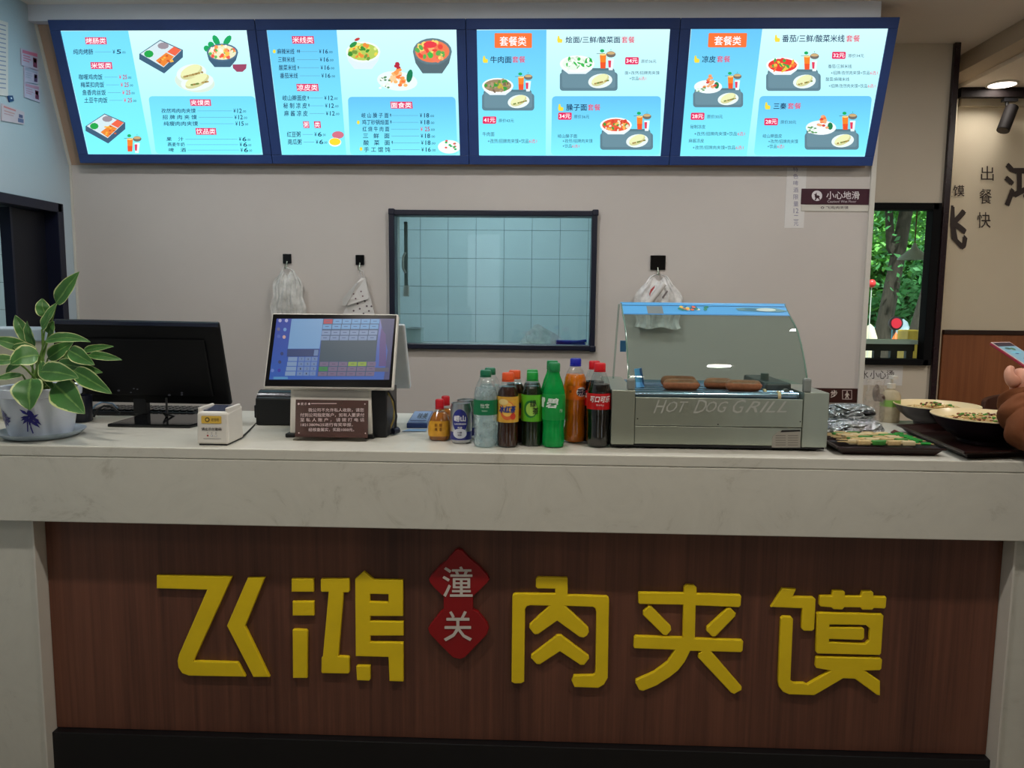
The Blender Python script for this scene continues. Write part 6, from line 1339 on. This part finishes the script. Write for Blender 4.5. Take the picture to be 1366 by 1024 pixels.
pts = trunkpts(((1214, 255), (1205, 300), (1197, 345), (1187, 395), (1178, 440)), 6.0); low = Vector((pts[-1].x-.02, 6, -.02))
part('trunk', G().tube([low]+pts[::-1]+[pts[0]+Vector((.1, 0, 1.2))], [.11, .08, .075, .07, .065, .06, .04], 12), BARK, t_a, smooth=True)
part('branch', G().tube([pts[2], atY(1188, 330, 6.0), atY(1186, 285, 6.0), atY(1183, 240, 6.0)], [.05, .045, .04, .03], 8), BARK, t_a, smooth=True)
foliage('foliage', (wx(1205, 6.5), 6.6, 3.1), 1.3, .8, 1.0, 9000, LEAFS[0], t_a, 1, .045)
t_b = thing('garden_tree', (wx(1240, 5.2), 5.2, 0), 'tree with thick dark trunk at the right side of the garden window', 'tree')
pts = [atY(1252, 300, 5.2), atY(1244, 350, 5.2), atY(1232, 400, 5.2), atY(1222, 450, 5.2)]; pts = [p_+Vector((.06, 0, 0)) for p_ in pts]
part('trunk', G().tube([Vector((pts[-1].x-.05, 5.2, -.02))]+pts[::-1]+[pts[0]+Vector((.15, 0, 1.5))], [.20, .13, .10, .08, .06, .05], 12), BARK, t_b, smooth=True)
foliage('foliage', (wx(1230, 5.4)+.4, 5.8, 3.4), 1.4, .8, .9, 6000, LEAFS[3], t_b, 2, .045)
for i, (x, Y, z, rx, rz, nl, mi_) in enumerate(((1165, 9, 1.6, 1.7, 1.5, 4500, 2), (1215, 10, 2.6, 2.2, 1.9, 6000, 1), (1250, 8.5, 1.3, 1.4, 1.1, 4200, 3), (1190, 11.5, 4.6, 3.2, 1.8, 6000, 0), (1245, 12, 3.6, 2.6, 2.2, 5200, 2))):
    tt = thing('garden_tree', (wx(x, Y), Y, 0), ('pale green leafy tree low at the left of the garden window', 'dark green tree filling the middle distance of the garden window', 'bluish green shrub low at the right of the garden window', 'tall yellowish green tree at the top of the garden window', 'pale distant tree at the upper right of the garden window')[i], 'tree', TG)
    part('trunk', G().tube([(wx(x, Y), Y, -.02), (wx(x, Y)+.1, Y, z)], [.14, .08], 8), BARK, tt, smooth=True)
    foliage('foliage', (wx(x, Y), Y, z), rx, 1.0, rz, nl*3, LEAFS[mi_], tt, 10+i, .085)
# playground pieces
c = atY(1194, 431, 5.0); r = thing('round_sign', (c.x, 5.0, 0), 'round red sign with a dark rim seen low through the garden window', 'sign')
g = G(); g.tube([(c.x, 4.98, c.z), (c.x, 5.0, c.z)], .062, 28); part('rim', g, mat('dark_rim', (40, 24, 30), .4), r); part('disc', G().tube([(c.x, 4.97, c.z), (c.x, 4.979, c.z)], .045, 28), mat('sign_red', (200, 30, 50), .4), r)
part('pole', G().tube([(c.x, 5.01, -.02), (c.x, 5.01, c.z)], .015, 8), STEELD, r)
a = atY(1195, 450, 4.8); r = thing('orange_cone', (a.x, 4.8, 0), 'orange flame shaped toy below the round red sign', 'toy'); part('cone', G().lathe([(.05, 0), (.05, a.z-.08), (.035, a.z-.02), (0, a.z+.05)], (a.x, 4.8, 0), 16), mat('orange_toy', (236, 110, 40), .4), r, smooth=True)
a = atY(1220, 452, 4.5); r = thing('yellow_crate', (a.x, 4.5, 0), 'yellow crate at the lower right of the garden window', 'crate'); part('crate', G().box(atY(1211, 452, 4.5).x, 4.5, 0, atY(1236, 452, 4.5).x, 4.7, a.z+.07), mat('yellow_crate', (196, 156, 40), .5, var=.2), r, bev=.01)
for x, y, c_, w_, lb in ((1176, 447, (90, 190, 214), .35, 'turquoise inflatable slide at the lower left of the garden window'), (1222, 446, (110, 206, 210), .30, 'turquoise inflatable pool behind the yellow crate'), (1204, 440, (214, 232, 246), .10, 'white inflatable toy behind the round red sign'), (1160, 448, (244, 226, 190), .07, 'cream inflatable figure at the left edge of the garden window')):
    a = atY(x, y, 7.9 if w_ == .30 else 6.9 if w_ > .2 else 6.3 if w_ == .10 else 5.6); r = thing('inflatable_toy', (a.x, a.y, 0), lb, 'toy'); part('inflated_body', G().blob((a.x, a.y, a.z*.5), w_, .25, a.z*.5+.12, 18, 10), mat('inflatable', c_, .35), r, smooth=True)
for x, y, w_, c_, lb in ((1163, 378, .035, (226, 60, 60), 'small red balloon at the left edge of the garden window'),):
    a = atY(x, y, 5.2); r = thing('balloon', (a.x, 5.2, a.z), lb, 'balloon'); part('balloon_body', G().blob((a.x, 5.2, a.z), w_, w_, w_*1.1, 16, 10), mat('balloon', c_, .3), r, smooth=True); part('string', G().tube([(a.x, 5.2, -.02), (a.x, 5.2, a.z-w_)], .004, 5), TRIMW, r)
# pendant lamp on the porch
c = atY(1219, 346, 2.35); r = thing('pendant_lamp', (c.x, 2.35, c.z), 'white cone shaped pendant lamp seen through the garden window', 'light'); rr = .085
part('lamp_shade', G().lathe([(rr, 0), (rr*.98, .006), (rr*.55, .036), (rr*.22, .060), (.010, .080), (.007, .09)], (c.x, 2.35, c.z), 32, cap=False), mat('shade_white', (214, 214, 208), .5), r, smooth=True)
part('lamp_cord', G().tube([(c.x, 2.35, c.z+.088), (c.x, 2.35, 2.6)], .0035, 8), mat('cord_rust', (130, 60, 44), .5), r)

# ================================================================== PERSON at the right edge
def skin(name, nodes, edges, m_, root, sub=2, label=None):
    """nodes: [(x,y,z,r)] ; grows one continuous surface over the joints"""
    me = bpy.data.meshes.new('tmp'); me.from_pydata([n_[:3] for n_ in nodes], edges, []); o = bpy.data.objects.new('tmp', me); COL.objects.link(o)
    o.modifiers.new('s', 'SKIN'); sv = me.skin_vertices[0].data
    for i, n_ in enumerate(nodes):
        r_ = n_[3]; sv[i].radius = (r_, r_) if not isinstance(r_, tuple) else r_; sv[i].use_root = (i == 0)
    s_ = o.modifiers.new('u', 'SUBSURF'); s_.levels = sub; s_.render_levels = sub
    dg = bpy.context.evaluated_depsgraph_get(); ev = o.evaluated_get(dg).to_mesh(); g = G(); g.add([v.co.copy() for v in ev.vertices], [tuple(p_.vertices) for p_ in ev.polygons]); bpy.data.objects.remove(o)
    return part(name, g, m_, root, smooth=True, label=label)
pe = thing('person', (1.62, -.42, 0), 'person in a brown jacket holding a phone over the right end of the counter', 'person')
EL, WR = Vector((1.305, .00, 1.085)), Vector((1.300, .095, 1.190))
# torso + legs + other arm: clothing surfaces
bd = [(1.66, -.42, .98, .15), (1.655, -.41, 1.15, .15), (1.64, -.39, 1.32, .17), (1.63, -.38, 1.44, .10), (1.62, -.375, 1.50, .058), (1.45, -.33, 1.40, .075), (1.36, -.15, 1.22, .068), (1.315, -.02, 1.085, .066), (1.83, -.42, 1.40, .075), (1.90, -.40, 1.15, .062), (1.84, -.22, 1.06, .05), (1.70, -.10, 1.08, .042)]
skin('jacket', bd, [(0, 1), (1, 2), (2, 3), (3, 4), (2, 5), (5, 6), (6, 7), (2, 8), (8, 9), (9, 10), (10, 11)], JACKET, pe)
path = [Vector(p_) for p_ in ((1.345, -.075, 1.092), (1.325, -.035, 1.083), (1.306, .0, 1.086), (1.298, .035, 1.112), (1.297, .062, 1.142), (1.299, .082, 1.168))]
g = G(); vs = []; NR, NS = 48, 44
def cr_(t_):
    x = t_*(len(path)-1); i = min(int(x), len(path)-2); u = x-i; P0, P1, P2, P3 = path[max(i-1, 0)], path[i], path[i+1], path[min(i+2, len(path)-1)]
    return .5*((2*P1)+(P2-P0)*u+(2*P0-5*P1+4*P2-P3)*u*u+(3*P1-P0-3*P2+P3)*u**3)
for i in range(NR+1):
    t_ = i/NR; c_ = cr_(t_); d_ = (cr_(min(1, t_+.02))-cr_(max(0, t_-.02))).normalized(); a_ = d_.cross(Vector((1, 0, 0))).normalized(); b_ = d_.cross(a_)
    rr_ = .066-.012*max(0, (t_-.55)/.45)**1.5
    for k in range(NS):
        q_ = 2*pi*k/NS; fo = .0115*abs(sin(pi*(t_*4.3+.35*sin(q_)+.12*sin(2*q_+1))))**.7+.002*sin(3*q_+t_*21)+.0012*sin(7*q_-t_*33)+.0018*sin(11*t_*pi+3*sin(2*q_))
        r_ = rr_+fo-.004; vs.append(c_+a_*(r_*cos(q_))+b_*(r_*sin(q_)))
for k in range(NS): q_ = 2*pi*k/NS; c_ = cr_(1.0)-d_*.004; vs.append(c_+a_*(.036*cos(q_))+b_*(.036*sin(q_)))
g.add(vs, [(i*NS+k, (i+1)*NS+k, (i+1)*NS+(k+1) % NS, i*NS+(k+1) % NS) for i in range(NR+1) for k in range(NS)]+[tuple(range(NS)), tuple(reversed([(NR+1)*NS+k for k in range(NS)]))])
part('jacket_sleeve', g, JACKET, pe, smooth=True)
skin('trousers', [(1.66, -.42, .96, .15), (1.57, -.42, .86, .10), (1.75, -.42, .86, .10), (1.56, -.40, .50, .068), (1.76, -.40, .50, .068), (1.55, -.43, .10, .052), (1.77, -.43, .10, .052)], [(0, 1), (0, 2), (1, 3), (2, 4), (3, 5), (4, 6)], mat('dark_jeans', (40, 46, 66), .8, var=.15, scale=40), pe)
for x in (1.55, 1.77): part('shoe', G().blob((x, -.39, .045), .05, .14, .045, 16, 10), BLACK, pe, smooth=True)
# head
hd_ = part('head', G().blob((1.60, -.35, 1.64), .076, .095, .118, 24, 18).tube([(1.615, -.37, 1.48), (1.61, -.365, 1.58)], .052, 16), SKIN, pe, smooth=True)
hx, hy_, hz = 1.60, -.35, 1.64; fd = Vector((-.35, .94, 0)).normalized(); sdv = Vector((fd.y, -fd.x, 0))
Hc = Vector((hx, hy_, hz))
part('nose', G().tube([Hc+fd*.088+Vector((0, 0, .01)), Hc+fd*.106+Vector((0, 0, -.022))], [.007, .013], 10), SKIN, hd_, smooth=True)
for s_ in (-1, 1):
    part('eye', G().blob(Hc+fd*.085+sdv*(s_*.030)+Vector((0, 0, .008)), .010, .010, .007, 10, 8), mat('eye_dark', (40, 30, 28), .2) if 'eye_dark' not in bpy.data.materials else bpy.data.materials['eye_dark'], hd_, smooth=True)
    part('ear', G().blob(Hc+sdv*(s_*.078)+Vector((0, 0, -.004)), .014, .02, .03, 10, 8), SKIN, hd_, smooth=True)
part('mouth', G().blob(Hc+fd*.088+Vector((0, 0, -.052)), .02, .012, .006, 12, 6), mat('lips', (160, 84, 78), .4), hd_, smooth=True)
part('hair', G().blob(Hc-fd*.018+Vector((0, 0, .032)), .088, .104, .108, 24, 16), mat('black_hair', (22, 18, 18), .6, var=.3, scale=90), pe, smooth=True)
# phone
PU, PV = Vector((.9, .43, 0)).normalized(), Vector((.42, -.88, -.54)).normalized(); PV = (PV-PU*PV.dot(PU)).normalized()
PTL = atY(1321, 456.5, .17); PNn = PU.cross(PV).normalized()
if PNn.dot(CAMLOC-PTL) < 0: PNn = -PNn
ph = thing('mobile_phone', PTL+PU*.036+PV*.075, 'red edged mobile phone with lit screen held in the raised hand', 'phone')
PW, PH = .080, .150
g = G(); g.obox(PTL-PNn*.008, PU*PW, PV*PH, PNn*.008); part('phone_case', g, mat('case_red', (150, 34, 60), .3), ph, bev=.003)
g = G(); g.obox(PTL+PU*.001+PV*.001, PU*(PW-.002), PV*(PH-.002), PNn*.001); part('phone_front', g, mat('phone_front', (226, 196, 190), .2), ph)
SPl = Plane(PTL+PNn*.0012, PU, -PV); P = Print(SPl, q=lambda a_, b_: (.004+a_*(PW-.008), -(.004+b_*(PH-.010))), emit=.8, d=.0002)
P.rect(0, 0, 1, .14, (56, 44, 56), 1); P.rect(0, .14, 1, .9, (132, 172, 186), 1); P.rect(0, .9, 1, 1, (40, 40, 46), 1)
for x, y, a_, b_, c_ in ((.35, .22, .16, .04, (60, 96, 90)), (.6, .24, .12, .05, (80, 120, 90)), (.5, .36, .3, .03, (120, 190, 206)), (.45, .40, .1, .02, (40, 70, 120)), (.6, .6, .25, .06, (110, 130, 140)), (.75, .7, .2, .05, (150, 170, 176)), (.4, .75, .15, .05, (90, 106, 110))): P.ell(x, y, a_, b_, c_, 2, 14)
P.build('phone_screen', ph)
# hand: palm with fingers behind the phone, thumb across its near edge
def onp(a_, b_, n_): return PTL+PU*(PW*a_)+PV*(PH*b_)+PNn*n_
nodes = [(*atY(1367, 536, .09), .030), (*atY(1364, 520, .09), .032), (*atY(1361, 506, .085), (.036, .028)), (*atY(1368, 490, .09), (.032, .024))]
skin('hand', nodes, [(0, 1), (1, 2), (2, 3)], SKIN, pe)
for i, (b0, L_) in enumerate(((.40, 1.06), (.53, 1.10), (.66, 1.09), (.78, 1.05))):
    a0_, a1_, a2_, a3_ = onp(.72, b0+.10, -.024), onp(1.02, b0+.03, -.022), onp(L_+.04, b0, -.004), onp(.90, b0-.012, .007)
    skin('finger', [(*a0_, .0095), (*a1_, .009), (*a2_, .0085), (*a3_, .007)], [(0, 1), (1, 2), (2, 3)], SKIN, pe)
a0_, a1_, a2_, a3_ = atY(1358, 512, .080), atY(1349, 507, .075), atY(1345, 497, .080), atY(1350, 489, .090)
skin('thumb', [(*a0_, .024), (*a1_, .018), (*a2_, .013), (*a3_, .010)], [(0, 1), (1, 2), (2, 3)], SKIN, pe)
